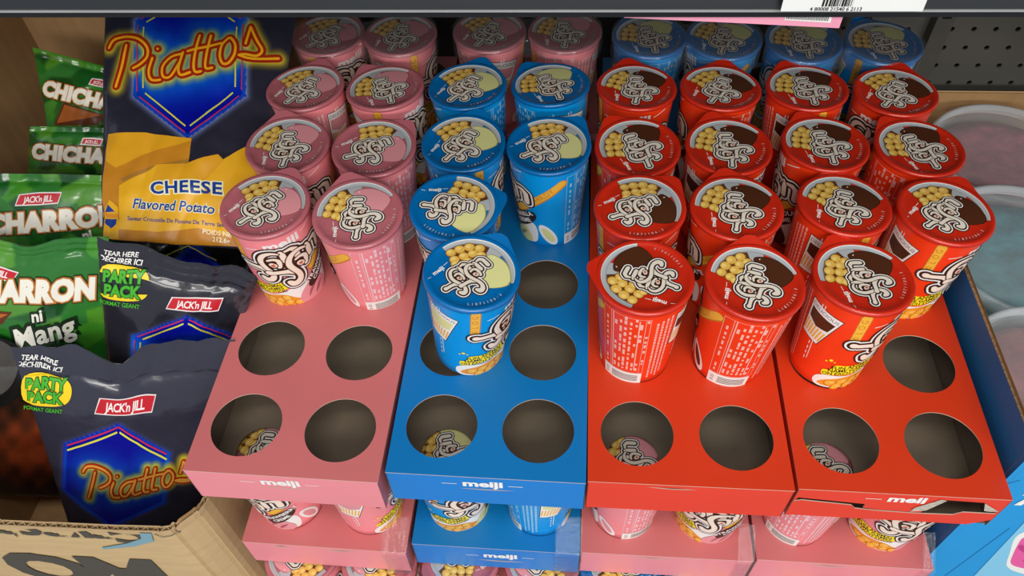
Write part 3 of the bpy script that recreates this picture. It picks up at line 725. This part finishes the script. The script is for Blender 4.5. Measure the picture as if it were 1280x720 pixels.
A.poly(BY4, 4, [(155, 228), (196, 214), (243, 206), (243, 212), (205, 214), (160, 232)])
A.poly(BY2, 5, [(154, 236), (195, 218), (204, 212), (240, 212), (278, 199), (284, 205), (312, 186), (330, 180), (330, 310), (225, 306), (150, 300), (140, 296), (152, 276)])
A.poly(BY, 6, [(204, 212), (240, 212), (278, 199), (285, 206), (262, 232), (222, 236), (196, 232)])
A.poly(BY2, 6, [(285, 206), (330, 178), (330, 250), (300, 246), (268, 230)])
A.poly(BY3, 6, [(152, 288), (200, 292), (250, 288), (300, 300), (322, 310), (225, 306), (140, 300)])
for d, m, L in ((.10, NB2, 7), (.03, NB, 8)): A.text(m, L, 'CHEESE', 238, 241, 20, 0, d, 0, 1.08, 1.22); A.text(m, L, 'Flavored Potato Crisps', 222+21, 264, 16.5, -4, d*.7, .25, 1.0, .95)
A.text(NB, 8, 'Saveur Croustille De Pomme De Terre Saveur Fromage', 240, 281, 6.8, -4, .01, .1)
A.text(ink('wt', (250, 240, 200)), 8, 'POIDS NET', 276, 294, 8, -6, .02); A.text(ink('wt', (250, 240, 200)), 8, '212.6g', 278, 302, 8, -6, .02)
A.poly(BY2, 7, [(141, 252), (152, 262), (150, 300), (130, 299), (134, 262)])
A.poly(NB, 8, [(138, 258), (147, 267), (134, 267)]); A.poly(NB, 8, [(134, 275), (149, 276), (148, 282), (141, 287), (133, 280)]); A.text(ORANGE, 9, 'Piattos', 142, 271, 8, -4, .03)
b1.art(A)
# bag between
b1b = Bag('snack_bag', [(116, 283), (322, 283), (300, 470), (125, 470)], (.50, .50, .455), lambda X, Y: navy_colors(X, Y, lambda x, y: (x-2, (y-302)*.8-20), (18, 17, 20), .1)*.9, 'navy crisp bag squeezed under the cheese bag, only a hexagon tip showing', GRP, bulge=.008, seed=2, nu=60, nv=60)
A = PxArt(); A.line(LINE_Y, 3, (236, 305), (272, 322), 1.2); A.line(LINE_Y, 3, (236, 305), (205, 318), 1.2)
b1b.art(A)
# second bag
def hexfn(apex, k, base, ang):
    ca, sa = math.cos(ang*D2R), math.sin(ang*D2R)
    fwd = lambda x, y: (apex[0]+((x-242)*ca-(y+22)*sa*base)*k, apex[1]+((x-242)*sa+(y+22)*ca*base)*k)
    def inv(X, Y):
        dx, dy = (X-apex[0])/k, (Y-apex[1])/k; return 242+dx*ca+dy*sa, -22+(-dx*sa+dy*ca)/base
    return fwd, inv
f2, i2 = hexfn((237, 387), .95, .62, 3)
b2 = Bag('snack_bag', [(121, 296), (324, 342), (262, 520), (140, 520)], (.435, .425, .385), lambda X, Y: navy_colors(X, Y, i2, (32, 31, 40), .3), 'navy crisp bag with party pack oval, behind the frontmost navy bag', GRP, bulge=.011, seed=3, nu=120, nv=100,
         edge=lambda u: 9*math.exp(-((u-.5)/.09)**2)+3*math.sin(u*21))
A = PxArt(); hex_lines(A, f2, 1)
A.text(WHITE, 4, 'TEAR HERE', 152, 316, 9, -9, .02, .1); A.text(WHITE, 4, 'DÉCHIRER ICI', 152, 324.5, 9, -9, .02, .1)
party(A, 157, 352, 1.0, -5); plaque(A, 246, 374, 66, 13, -5); clipx(A, 125)
b2.art(A)
# third, front bag
f3, i3 = hexfn((153, 520), .95, .66, 4)
f3s = lambda x, y: (lambda p: (181+(x-242)*.70, 598+(y-92)*.62+(x-242)*.02))(0)
def c3(X, Y):
    c = navy_colors(X, Y, i3, (44, 44, 58), .25)
    return c
def c3b(X, Y):
    x, y = i3(X, Y); sd = poly_sd(x, y, HEX); xs, ys = 242+(X-181)/.70, 92+(Y-598)/.62
    td = np.full(X.shape, 1e9)
    for st in SCRIPT: td = np.minimum(td, seg_dist(xs, ys, st[::3]+[st[-1]]))
    c = np.empty(X.shape+(3,)); c[:] = (44, 44, 58)
    mix = lambda c, k, q: c*(1-k[:, None])+np.array(q)*k[:, None]
    h = mix(np.tile(np.array((4, 14, 140.)), (len(X), 1)), np.clip(1-np.abs(sd+3)/4, 0, 1)*.8, (20, 80, 200)); h = mix(h, np.clip(1-td/55, 0, 1)**1.4*.7, (10, 110, 200))
    c = mix(c, np.clip(1-sd/9, 0, 1)**2*.5, (70, 80, 150)); c[sd < 0] = h[sd < 0]
    c = mix(c, np.clip(1-(td-3)/12, 0, 1)*.9, (232, 206, 40)); return c
b3 = Bag('snack_bag', [(14, 428), (294, 424), (248, 700), (100, 700)], (.385, .385, .315), c3b, 'frontmost navy crisp bag leaning behind the carton front edge', GRP, bulge=.013, seed=5, nu=170, nv=150,
         edge=lambda u: 26*math.exp(-((u-.47)/.10)**2)+2.2*math.sin(u*40)+(1-u)*6, wr=.0012)
A = PxArt()
HX = [f3(*p) for p in HEX]
for ins, m, wd in ((4, LINE_R, 1.7), (10, LINE_Y, 2.2)):
    a, l, r = HX[0], HX[5], HX[1]
    for e in (l, r):
        dx = 1 if e is r else -1
        A.line(m, 3, (a[0]+dx*(1.5 if ins > 4 else 0), a[1]+ins), (a[0]+(e[0]-a[0])*.93, a[1]+ins+(e[1]-a[1])*.93), wd)
for L, r, m in ((6, 3.6, NEON_R), (7, 1.5, ink('neon_yellow_shaded', (214, 150, 60)))):  # lettering duller than on the big bag: carton shade put into the ink
    for st in SCRIPT: A.stroke(m, L, [f3s(*p) for p in st], r*.85, 0, 8)
A.text(WHITE, 4, 'TEAR HERE', 50, 443, 9.5, -9, .02, .1); A.text(WHITE, 4, 'DÉCHIRER ICI', 50, 452.5, 9.5, -9, .02, .1)
party(A, 60, 484, .98, -3); plaque(A, 160, 497, 74, 19, 2)
clipx(A, 24)
b3.art(A)

# green bags
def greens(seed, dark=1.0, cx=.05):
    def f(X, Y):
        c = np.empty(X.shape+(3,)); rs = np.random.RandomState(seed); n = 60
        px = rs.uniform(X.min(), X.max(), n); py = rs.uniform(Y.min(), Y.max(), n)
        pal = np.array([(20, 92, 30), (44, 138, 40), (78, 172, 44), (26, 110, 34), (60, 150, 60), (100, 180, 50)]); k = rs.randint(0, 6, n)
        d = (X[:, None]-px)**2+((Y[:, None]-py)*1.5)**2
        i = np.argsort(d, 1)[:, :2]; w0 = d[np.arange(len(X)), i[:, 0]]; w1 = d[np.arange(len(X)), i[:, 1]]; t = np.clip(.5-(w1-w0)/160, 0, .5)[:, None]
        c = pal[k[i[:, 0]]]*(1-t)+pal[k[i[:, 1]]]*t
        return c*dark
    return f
LW = ink('letter_white', (232, 228, 214)); LO = ink('letter_orange', (188, 120, 44)); LD = ink('letter_dark', (52, 30, 14)); CB = ink('crackling', (176, 96, 34)); CB2 = ink('crackling_dark', (96, 44, 16))
def big_word(A, s, x, y, size, rot, sx=1.0, L=4, space=1.06, bold=.07, bend=None):
    for d, m, l in ((.085, LD, L), (.05, LO, L+1), (0, LW, L+2)): A.text(m, l, s, x, y, size, rot, bold+d, 0, space, sx, bend)
GG = 'green pork cracker bags in the carton'
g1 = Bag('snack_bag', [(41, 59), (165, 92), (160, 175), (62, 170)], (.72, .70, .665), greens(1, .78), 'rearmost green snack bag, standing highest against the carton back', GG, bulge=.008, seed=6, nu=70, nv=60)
A = PxArt(); big_word(A, 'CHICHARRON', 133, 128, 24, -13, .95)
A.poly(CB2, 3, [(84, 128), (136, 144), (128, 156), (70, 157)]); A.poly(CB, 4, [(86, 131), (132, 144), (112, 148), (74, 154)]); plaque(A, 128, 104, 22, 6, -12, L=3); clipx(A, 52, 160)
A.text(ink('dull', (150, 170, 140)), 4, 'TEAR HERE', 78, 74, 5, -12)
g1.art(A)
g2 = Bag('snack_bag', [(38, 158), (160, 160), (160, 232), (34, 232)], (.61, .61, .58), greens(2, .72), 'shaded green snack bag, second from the carton back', GG, bulge=.008, seed=7, nu=60, nv=50)  # palette a little darker than its neighbours, shade put into the colour
A = PxArt(); big_word(A, 'CHICHARRON', 122, 194, 23, -4, 1.0); clipx(A, 36, 158); plaque(A, 118, 176, 24, 6, -4)
clipx(A, 36, 158); g2.art(A)
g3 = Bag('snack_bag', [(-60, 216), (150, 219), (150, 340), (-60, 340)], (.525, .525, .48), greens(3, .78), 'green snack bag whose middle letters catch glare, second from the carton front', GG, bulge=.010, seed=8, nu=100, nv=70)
A = PxArt(); big_word(A, 'CHICHARRON', 44, 275, 31, 4, 1.02); plaque(A, 53, 246, 54, 11, 3); A.text(LW, 6, 'ni', 114, 291, 16, 10, .05); g3.art(A)
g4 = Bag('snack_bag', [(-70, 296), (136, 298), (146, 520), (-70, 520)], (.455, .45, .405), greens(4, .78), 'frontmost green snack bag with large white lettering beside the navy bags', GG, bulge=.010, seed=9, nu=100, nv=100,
         edge=lambda u: 13*math.exp(-((u-.50)/.16)**2)-2)
A = PxArt(); big_word(A, 'CHICHARRON', 14, 358, 33, 0, .95); plaque(A, -4, 334, 60, 11, -12)
A.poly(CB2, 3, [(-60, 372), (22, 382), (10, 396), (-60, 408)]); A.poly(CB, 4, [(-60, 375), (18, 384), (0, 392), (-60, 400)])
for d, m, L in ((.16, ink('gdark', (14, 40, 14)), 6), (.03, LW, 7)):
    A.text(m, L, 'ni', 54, 386, 20, 8, d, 0); A.text(m, L, 'Mang', 62, 408, 34, 14, d, 0, 1.05); A.text(m, L, 'Juan', 66, 436, 40, 10, d, 0, 1.05)
clipx(A, None, 134); g4.art(A)
# bag at front left, deep shade put into its colours and grey disc
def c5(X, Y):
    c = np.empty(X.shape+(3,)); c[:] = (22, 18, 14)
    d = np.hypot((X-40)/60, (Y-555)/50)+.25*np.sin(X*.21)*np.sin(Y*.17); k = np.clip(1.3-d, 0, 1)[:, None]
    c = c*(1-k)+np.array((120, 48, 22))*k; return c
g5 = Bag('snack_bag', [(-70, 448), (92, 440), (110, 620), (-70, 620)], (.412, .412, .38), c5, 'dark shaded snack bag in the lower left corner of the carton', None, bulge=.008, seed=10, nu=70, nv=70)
A = PxArt(); A.disc(ink('dark_ring', (14, 14, 14)), 3, -2, 462, 38, 40, 40); A.disc(ink('shaded_white_disc', (74, 72, 70)), 4, -6, 456, 30, 32, 40)
g5.art(A)

# ------------------------------------------------------------------ carton on the left
card = mat('cardboard', (196, 168, 124), .8, .2, noise_amt=.07, nscale=18, bump=.15, bscale=120, stretch=(1, 1, 8))
card_in = mat('cardboard_inside', (170, 134, 92), .85, .15, noise_amt=.10, nscale=10, stretch=(8, 8, 1)); card_edge = mat('cardboard_edge', (150, 122, 88), .9)
carton = empty('carton', (-.40, .5, 0)); tag(carton, 'brown corrugated carton holding the snack bags, torn lower front wall', 'carton')
def par0(o, r): o.parent = r; o.matrix_parent_inverse = Matrix.Translation(-r.location); return o
path = [(-.571, .298), (-.500, .2895), (-.433, .2800), (-.392, .2762), (-.3306, .2705), (-.297, .2680), (-.2880, .2690), (-.2862, .2715), (-.2845, .2705), (-.2800, .2735), (-.2715, .2805), (-.2690, .2835), (-.2675, .2830), (-.2649, .2880), (-.2626, .2960), (-.261, .320), (-.205, .765)]
def wall(path, z0, z1f, name, thick=.0042, mats=(card, card_in, card_edge)):
    m = MB(); n = len(path); inner = []
    for k, (x, y) in enumerate(path):
        a = path[max(k-1, 0)]; b = path[min(k+1, n-1)]; d = Vector((b[0]-a[0], b[1]-a[1])).normalized(); inner.append((x-d.y*thick, y+d.x*thick))
    for k in range(n-1):
        (x0, y0), (x1, y1) = path[k], path[k+1]; (u0, v0), (u1, v1) = inner[k], inner[k+1]; za, zb = z1f(k), z1f(k+1)
        m.quad(Vector((x0, y0, z0)), Vector((x1, y1, z0)), Vector((x1, y1, zb)), Vector((x0, y0, za)), 0)
        m.quad(Vector((u1, v1, z0)), Vector((u0, v0, z0)), Vector((u0, v0, za)), Vector((u1, v1, zb)), 1)
        m.quad(Vector((x0, y0, za-.004)), Vector((x1, y1, zb-.004)), Vector((u1, v1, zb-.004)), Vector((u0, v0, za-.004)), 2)
        # liners stand proud of the fluting
    o = m.build(name, list(mats)); return o, inner
ZT = ZS-.1
o, inner = wall(path, .001, lambda k: ZT+(.004 if 9 <= k <= 13 else 0), 'front_wall'); par0(o, carton)
# fluting zigzag seen in the cut edge
m = MB(); 
tot = 0; pts = []
for k in range(len(path)-2):
    a = Vector((*path[k], 0)); b = Vector((*path[k+1], 0)); c = Vector((*inner[k], 0)); d = Vector((*inner[k+1], 0)); n = max(1, int((b-a).length/.0042))
    for j in range(n): t = j/n; pts.append((a.lerp(b, t), c.lerp(d, t)))
for k in range(len(pts)-1):
    s0, s1 = (pts[k][k % 2], pts[k+1][(k+1) % 2]); z = ZT+.0005*math.sin(k*1.7)
    dv = (s1-s0).normalized(); nn = Vector((-dv.y, dv.x, 0))*.0003
    for s in (nn, -nn): m.quad(s0+s+Vector((0, 0, z-.006)), s1+s+Vector((0, 0, z-.006)), s1+s+Vector((0, 0, z)), s0+s+Vector((0, 0, z)))
    m.quad(s0+nn+Vector((0, 0, z)), s0-nn+Vector((0, 0, z)), s1-nn+Vector((0, 0, z)), s1+nn+Vector((0, 0, z)))
par0(m.build('fluting', [mat('kraft_edge', (186, 158, 116), .9)]), carton)
# liner lips
m = MB()
for L_ in (path[:-1], inner[:-1]):
    for k in range(len(L_)-1):
        a = Vector((*L_[k], 0)); b = Vector((*L_[k+1], 0)); d = (b-a).normalized(); nn = Vector((-d.y, d.x, 0))*.0004; z0, z1 = ZT-.006, ZT+.0012+.0006*math.sin(k*2.1)
        for s in (nn, -nn): m.quad(a+s+Vector((0, 0, z0)), b+s+Vector((0, 0, z0)), b+s+Vector((0, 0, z1)), a+s+Vector((0, 0, z1)))
        m.quad(a+nn+Vector((0, 0, z1)), a-nn+Vector((0, 0, z1)), b-nn+Vector((0, 0, z1)), b+nn+Vector((0, 0, z1)))
par0(m.build('cut_edge', [MATS['kraft_edge']]), carton)
o, _ = wall([(-.205, .765), (-.521, .795)], .001, lambda k: ZS+.26, 'back_wall', mats=(card_in, card_in, card_edge)); par0(o, carton)
o, _ = wall([(-.521, .795), (-.571, .298)], .001, lambda k: ZS+(.26 if k == 0 else -.02), 'side_wall', mats=(card_in, card_in, card_edge)); par0(o, carton)
m = MB(); m.v = [Vector((x, y, .002)) for x, y in ((-.571, .298), (-.262, .268), (-.205, .765), (-.521, .795))]; m.f = [(0, 1, 2, 3)]; m.i = [0]; par0(m.build('bottom_board', [card_in]), carton)
# print on the carton front, standing on its head
CK = ink('carton_print', (74, 70, 62), .8); A = Art(1000)
p0 = Vector((-.433, .2795)); dv = (Vector((-.297, .2675))-p0).normalized()
def mpc(x, z, L):     # follow the slightly bowed front
    for (a, b) in zip(path, path[1:]):
        if a[0] <= x <= b[0]: y = a[1]+(b[1]-a[1])*(x-a[0])/(b[0]-a[0]); break
    else: y = .268
    return (x, y-.0009-L*.0002, z+ZS)
A.text(CK, 1, 'Crunchy', -.386, -.1100, .032, 180, .05, 0, 1.0, 1.35)
A.text(CK, 1, 'MO', -.403, -.196, .096, 180, .05, 0, .92, 1.02)
A.poly(ink('pale_blue', (120, 158, 170), .6), 2, [(-.314, -.100), (-.304, -.100), (-.309, -.118), (-.330, -.130), (-.362, -.141), (-.362, -.137), (-.334, -.124), (-.317, -.112)])
for a, b in (((-.302, -.102), (-.298, -.1085)), ((-.298, -.1085), (-.283, -.107)), ((-.283, -.107), (-.286, -.102))): A.line(CK, 1, a, b, .001)
A.t = [t for t in A.t if max(p[1] for p in t[2:]) < -.1005 or t[1] == 2]
par0(A.build('carton_print', mpc, .004, None), carton)

# ------------------------------------------------------------------ blue box with tubs on the right
YA = -4.4*D2R; ca, sa = math.cos(YA), math.sin(YA)
def W(x, y, z): return Vector((x*ca-y*sa, x*sa+y*ca, z+ZS))
bbox = empty('display_box', (.55, .5, 0)); tag(bbox, 'bright blue corrugated display box holding clear tubs, right of the red trays', 'box')
bl = mat('box_blue', (24, 148, 214), .45, .4, noise_amt=.03, nscale=10); bs = mat('box_blue_shaded', (36, 108, 168), .5, .4, noise_amt=.06, nscale=20)  # side walls use a darker copy of the blue, shade painted in
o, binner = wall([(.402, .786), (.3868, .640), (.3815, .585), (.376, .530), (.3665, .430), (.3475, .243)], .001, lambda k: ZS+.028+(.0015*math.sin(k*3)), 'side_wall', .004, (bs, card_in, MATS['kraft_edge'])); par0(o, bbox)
bpth = [(.3475, .243), (.76, .211)]
o, _ = wall(bpth, .001, lambda k: ZS+.029, 'front_wall', .004, (bl, card_in, MATS['kraft_edge'])); par0(o, bbox)
m = MB(); zz = ZS+.030
rim = []
L_ = [(.3475, .243), (.3665, .430), (.376, .530), (.3815, .585)]
for (a, b) in zip(L_, L_[1:]):
    n = int(math.dist(a, b)/.0035)
    for j in range(n): t = j/n; rim.append((a[0]+(b[0]-a[0])*t, a[1]+(b[1]-a[1])*t))
for k in range(len(rim)-1):
    (x0, y0), (x1, y1) = rim[k], rim[k+1]; o0, o1 = (.0012*(k % 2), .0012*((k+1) % 2))
    m.quad(Vector((x0+o0, y0, zz-.005)), Vector((x1+o1, y1, zz-.005)), Vector((x1+o1, y1, zz)), Vector((x0+o0, y0, zz)))
    m.quad(Vector((x0, y0, zz-.004)), Vector((x1, y1, zz-.004)), Vector((x1+.0006, y1, zz+.0006*random.random())), Vector((x0+.0006, y0, zz+.0006*random.random())))
par0(m.build('cut_edge', [MATS['kraft_edge']]), bbox)
o, _ = wall([(.80, .752), (.402, .786)], .001, lambda k: ZS-.085, 'back_wall', .004, (mat('kraft_light', (206, 168, 118), .8, noise_amt=.08, nscale=14), MATS['cardboard_inside'], card_edge)); par0(o, bbox)
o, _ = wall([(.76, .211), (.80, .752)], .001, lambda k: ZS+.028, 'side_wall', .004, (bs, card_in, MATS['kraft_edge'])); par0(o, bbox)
m = MB(); m.v = [Vector((x, y, .002)) for x, y in ((.3475, .243), (.76, .211), (.80, .752), (.402, .786))]; m.f = [(0, 1, 2, 3)]; m.i = [0]; par0(m.build('bottom_board', [card_in]), bbox)
# kraft faces turned inwards on the back wall are the lighter ones
A = Art(1000); fx = lambda x: .243+(.211-.243)*(x-.3475)/(.76-.3475)
def boxp(px, py):   # a photo point on the front face, in (x, z)
    d = fw*F+RT*(px-640)-UP*(py-360); o = Vector((0, 0, HC)); n = Vector((-.0776, -1, 0)).normalized(); p0_ = Vector((.3475, .243, 0)); t = (p0_-o).dot(n)/d.dot(n); p = o+d*t; return (p.x, p.z)
PB = ink('pale_box_blue', (130, 200, 232)); PK = ink('blob_pink', (232, 90, 160)); PK2 = ink('blob_dark_pink', (196, 50, 130))
A.poly(PB, 1, [boxp(*p) for p in ((1215, 722), (1245, 690), (1290, 642), (1340, 610), (1340, 740), (1215, 740))])
A.blob(WHITE, 2, [boxp(*p) for p in ((1258, 706), (1262, 690), (1267, 674), (1276, 666), (1290, 664), (1300, 690), (1290, 716), (1270, 714))])
A.blob(PK, 3, [boxp(*p) for p in ((1263, 703), (1266, 692), (1272, 680), (1278, 672), (1290, 670), (1296, 690), (1288, 709), (1272, 708))])
A.blob(PK2, 4, [boxp(*p) for p in ((1272, 684), (1276, 680), (1282, 684), (1280, 690))]); A.disc(PK2, 4, *boxp(1280, 700), .0015)
tx, tz = boxp(1281, 624); A.text(WHITE, 2, 'T', tx, tz, .028, -6, .05, .2)
for a, b in (((1178, 722), (1262, 660)), ((1230, 612), (1275, 600))): A.line(ink('box_crease', (18, 128, 192)), 1, boxp(*a), boxp(*b), .0008)
par0(A.build('box_print', lambda x, z, L: (x, fx(x)-.0003-.0001*L, z+ZS), 0, None), bbox)

def clear_mat(name, rgb, trans, rough, alpha):
    m = mat(name, rgb, rough, .5, noise_amt=.02, coat=.3); b = m.node_tree.nodes['Principled BSDF']; b.inputs['Alpha'].default_value = alpha; return m
lidm = clear_mat('frosted_lid', (214, 214, 218), 0, .3, .32); rimm = clear_mat('frosted_rim', (206, 212, 216), 0, .25, .5); tubm = clear_mat('clear_tub', (190, 205, 205), 0, .15, .30)
def tub(x, y, z, R, fill, fill2, label, dots, H=None):
    H = H or (z+ZS-.003); root = empty('plastic_tub', (x, y, .003))
    tag(root, label, 'tub', 'clear tubs in the blue box'); rb = R*.80
    lp = [(.0005, H-.004), (R*.84, H-.004), (R*.90, H-.0045), (R*.925, H-.001), (R*.95, H), (R*.98, H-.001), (R, H-.006), (R*1.005, H-.014), (R*.985, H-.015)]
    link('lid', lathe(lp, 80, [lidm, rimm], [0, 0, 1, 1, 1, 1, 1, 1], 'lid'), root)
    bp = [(.0005, .001), (rb, .001), (rb+.002, .004)]+[(rb+(R*.955-rb)*k/8, .004+(H-.018)*k/8) for k in range(1, 9)]
    link('tub_body', lathe(bp, 80, [tubm], None, 'tub_body'), root)
    cp = [(.0005, H-.016)]+[(R*.3*k, H-.016+.004*math.sin(k*4)) for k in (1, 2)]+[(R*.84, H-.018), (R*.88, H-.028), (rb*.97, .006), (.0005, .006)]
    link('sweets', lathe(cp, 48, [mat('fill_%d_%d_%d' % fill, fill, .7, noise_amt=.35, nscale=45, bump=.8, bscale=70)], None, 'sweets'), root)
    for k, (a, zz, r, colr) in enumerate(dots):
        A = Art(1000); A.disc(ink('dot_%d%d%d' % colr, colr), 0, 0, 0, r, r*.8, 20)
        A.build('printed_dot', lambda u, v, L, a=a, zz=zz: ((rb+(R*.955-rb)*(zz-.004)/(H-.018)+.0006)*math.cos(a+u/R), (rb+(R*.955-rb)*(zz-.004)/(H-.018)+.0006)*math.sin(a+u/R), zz+v), .004, root)
    return root
tub(.566, .668, -.088, .086, (176, 96, 104), None, 'large frosted tub of pale pink sweets, rearmost in the blue box', [])
tub(.493, .492, -.050, .088, (60, 150, 160), None, 'large frosted tub of teal contents with dots, middle of the blue box', [(-1.95, .245, .012, (214, 40, 130)), (-2.35, .232, .013, (20, 90, 190)), (-2.7, .25, .008, (230, 150, 40))])
tub(.441, .336, -.030, .074, (170, 96, 92), None, 'smaller frosted tub of reddish sweets, nearest in the blue box', [])

# ------------------------------------------------------------------ shelf fittings
peg = empty('wall_back', W(.30, .840, 0)-Vector((0, 0, ZS))); tag(peg, 'dark grey perforated metal back panel of the shelf', None, None, 'structure')
steel = mat('peg_steel', (104, 104, 98), .34, .5, metal=.35, noise_amt=.05, nscale=6); hole = mat('hole_dark', (6, 6, 6), .9)  # hole_dark: black colour standing in for the shade inside holes and slot
rows, cols = 11, 16; s = .02487; x0 = .4613-6*s; z0 = -.018+2*s
loops = []
for r in range(rows):
    for c in range(cols): loops.append(circ(x0+c*s, z0-r*s, .0031, 10))
xa, xb = x0-s/2, x0+(cols-.5)*s; zt, zb = z0+s/2, z0-(rows-.5)*s
# one board per row keeps the cut-outs clean
V = []
for r in range(rows):
    zr0, zr1 = z0-(r+.5)*s, z0-(r-.5)*s
    for c in range(cols):
        o_ = [(x0+(c-.5)*s, zr0), (x0+(c+.5)*s, zr0), (x0+(c+.5)*s, zr1), (x0+(c-.5)*s, zr1)]; V.append((o_, loops[r*cols+c]))
mv = MB()
for o_, h in V:
    flat = o_+h; base = len(mv.v); mv.v += [W(p[0], .840, p[1]) for p in flat]+[W(p[0], .843, p[1]) for p in h]
    for t in tessellate_polygon([[Vector((p[0], p[1], 0)) for p in o_], [Vector((p[0], p[1], 0)) for p in h]]): mv.f.append(tuple(base+k for k in t)); mv.i.append(0)
    for k in range(10): a, b = base+4+k, base+4+(k+1) % 10; mv.f.append((a, b, b+10, a+10)); mv.i.append(0)
for lo, hi in (((-.75, .8401, -.33), (xa, .8425, .45)), ((xa, .8401, zt), (xb, .8425, .45)), ((xa, .8401, -.33), (xb, .8425, zb)), ((xb, .8401, -.33), (.95, .8425, .45))): mv.box(lo, hi, 0, lambda p: W(*p))
pb = mv.build('perforated_sheet', [steel]); par0(pb, peg)
mv = MB(); mv.box((-.75, .850, -.33), (.95, .852, .45), 0, lambda p: W(*p)); par0(mv.build('hole_dark_sheet', [hole]), peg)  # black sheet added behind the panel so its holes look dark
mv = MB(); mv.box((.432, .825, -.33), (.452, .8398, .45), 0, lambda p: W(*p)); mv.box((.437, .8246, .005), (.447, .8249, .012), 1, lambda p: W(*p)); par0(mv.build('upright_post', [mat('post_grey', (92, 92, 86), .4, metal=.3), hole]), peg)
# store shelf under everything
mv = MB(); mv.box((-.80, .10, -.35), (1.0, .838, -.3295), 0, lambda p: W(*p)); tag(mv.build('floor', [mat('shelf_beige', (120, 116, 110), .6)]), 'grey metal shelf surface carrying trays and boxes', None, None, 'structure')
# upper shelf with its price rail
up = empty('upper_shelf', W(0, .35, .31)); tag(up, 'dark upper shelf with price rail running across the top of the photo', 'shelf')
rail_m = mat('rail_plastic', (34, 36, 39), .34, .5, noise_amt=.08, nscale=8, coat=.3, stretch=(.3, 1, 1)); rail_b = mat('rail_black', (16, 16, 17), .35, .5); rail_l = mat('rail_light', (150, 150, 150), .3, .5)
mv = MB(); mv.box((-.78, .352, .3115), (.98, .838, .335), 0, lambda p: W(*p)); par0(mv.build('shelf_board', [mat('shelf_under', (44, 44, 46), .5)]), up)
mv = MB(); prof = [(.3440, .3130), (.3425, .3150), (.3435, .3200), (.3415, .3300), (.3400, .345), (.3405, .372), (.3500, .372), (.3500, .3130)]
for a, b in zip(prof, prof[1:]+prof[:1]): mv.quad(W(-.78, a[0], a[1]), W(.98, a[0], a[1]), W(.98, b[0], b[1]), W(-.78, b[0], b[1]))
par0(mv.build('price_rail', [rail_m]), up)
mv = MB(); mv.box((-.78, .3432, .3098), (.98, .351, .3128), 0, lambda p: W(*p)); par0(mv.build('rail_lip', [rail_b]), up)
mv = MB(); mv.box((-.78, .3424, .3129), (.98, .3442, .3139), 0, lambda p: W(*p)); par0(mv.build('rail_highlight_strip', [rail_l]), up)
# price label
def rail_xy(px, py):
    d = fw*F+RT*(px-640)-UP*(py-360); o = Vector((0, 0, HC)); n = W(0, -1, 0)-W(0, 0, 0); p0_ = W(0, .3400, 0)-Vector((0, 0, ZS)); t = (p0_-o).dot(n)/d.dot(n); p = o+d*t
    return (p.x*ca+p.y*sa, p.z)
(lx0, lz0), (lx1, _) = rail_xy(975, 12), rail_xy(1152, 12)
lab = empty('price_label', W((lx0+lx1)/2, .339, lz0)); tag(lab, 'white barcode price label in the rail at the top right', 'label')
mv = MB(); mv.box((lx0, .3385, lz0), (lx1, .3391, lz0+.036), 0, lambda p: W(*p)); par0(mv.build('label_card', [mat('label_paper', (226, 226, 222), .5, noise_amt=.02)]), lab)
A = Art(1000); bx0, _ = rail_xy(1024, 12); bx1, _ = rail_xy(1062, 12); x = bx0; rb_ = random.Random(5)
while x < bx1:
    wd = rb_.choice((.0003, .0005, .0009)); A.rect(BLACK, 1, x, lz0+.0026, min(x+wd, bx1), lz0+.016); x += wd+rb_.choice((.0003, .0006))
A.text(BLACK, 1, '4 80008 21540 6 2113', (bx0+bx1)/2, lz0+.0012, .0026, 0, .01)
par0(A.build('label_print', lambda x, z, L: W(x, .3383-.00005*L, z), 0, None), lab)
# pink slip hanging under the rail
def plane_y(px, py, yy):
    d = fw*F+RT*(px-640)-UP*(py-360); o = Vector((0, 0, HC)); n = W(0, -1, 0)-W(0, 0, 0); p0_ = W(0, yy, 0)-Vector((0, 0, ZS)); t = (p0_-o).dot(n)/d.dot(n); p = o+d*t
    return (p.x*ca+p.y*sa, p.z)
c_ = [plane_y(*p, .349) for p in ((780, 16), (1054, 16), (1048, 33), (930, 27), (780, 20))]
sl = empty('paper_slip', W(c_[2][0], .349, c_[2][1])); tag(sl, 'pink paper slip with a white barcode sticker hanging below the rail', 'paper')
o = panel('slip_sheet', [c_[4], c_[3], c_[2], c_[1], c_[0]], [], lambda x, z, d: W(x, .3475+d, z), .0003, [mat('pink_paper', (244, 160, 184), .6), MATS['pink_paper']], None); par0(o, sl)
A = Art(1000); q = [plane_y(*p, .3475) for p in ((982, 19), (1040, 20), (1038, 28), (980, 24.5))]; A.poly(WHITE, 1, q)
for k in range(26): t = .04+.92*k/26; a = (q[0][0]+(q[1][0]-q[0][0])*t, q[0][1]+(q[1][1]-q[0][1])*t); b = (q[3][0]+(q[2][0]-q[3][0])*t, q[3][1]+(q[2][1]-q[3][1])*t); A.line(BLACK, 2, (a[0], a[1]), (a[0]*.25+b[0]*.75, a[1]*.25+b[1]*.75), .0004)
par0(A.build('slip_print', lambda x, z, L: W(x, .3472-.00006*L, z), 0, None), sl)
bpy.context.view_layer.update()
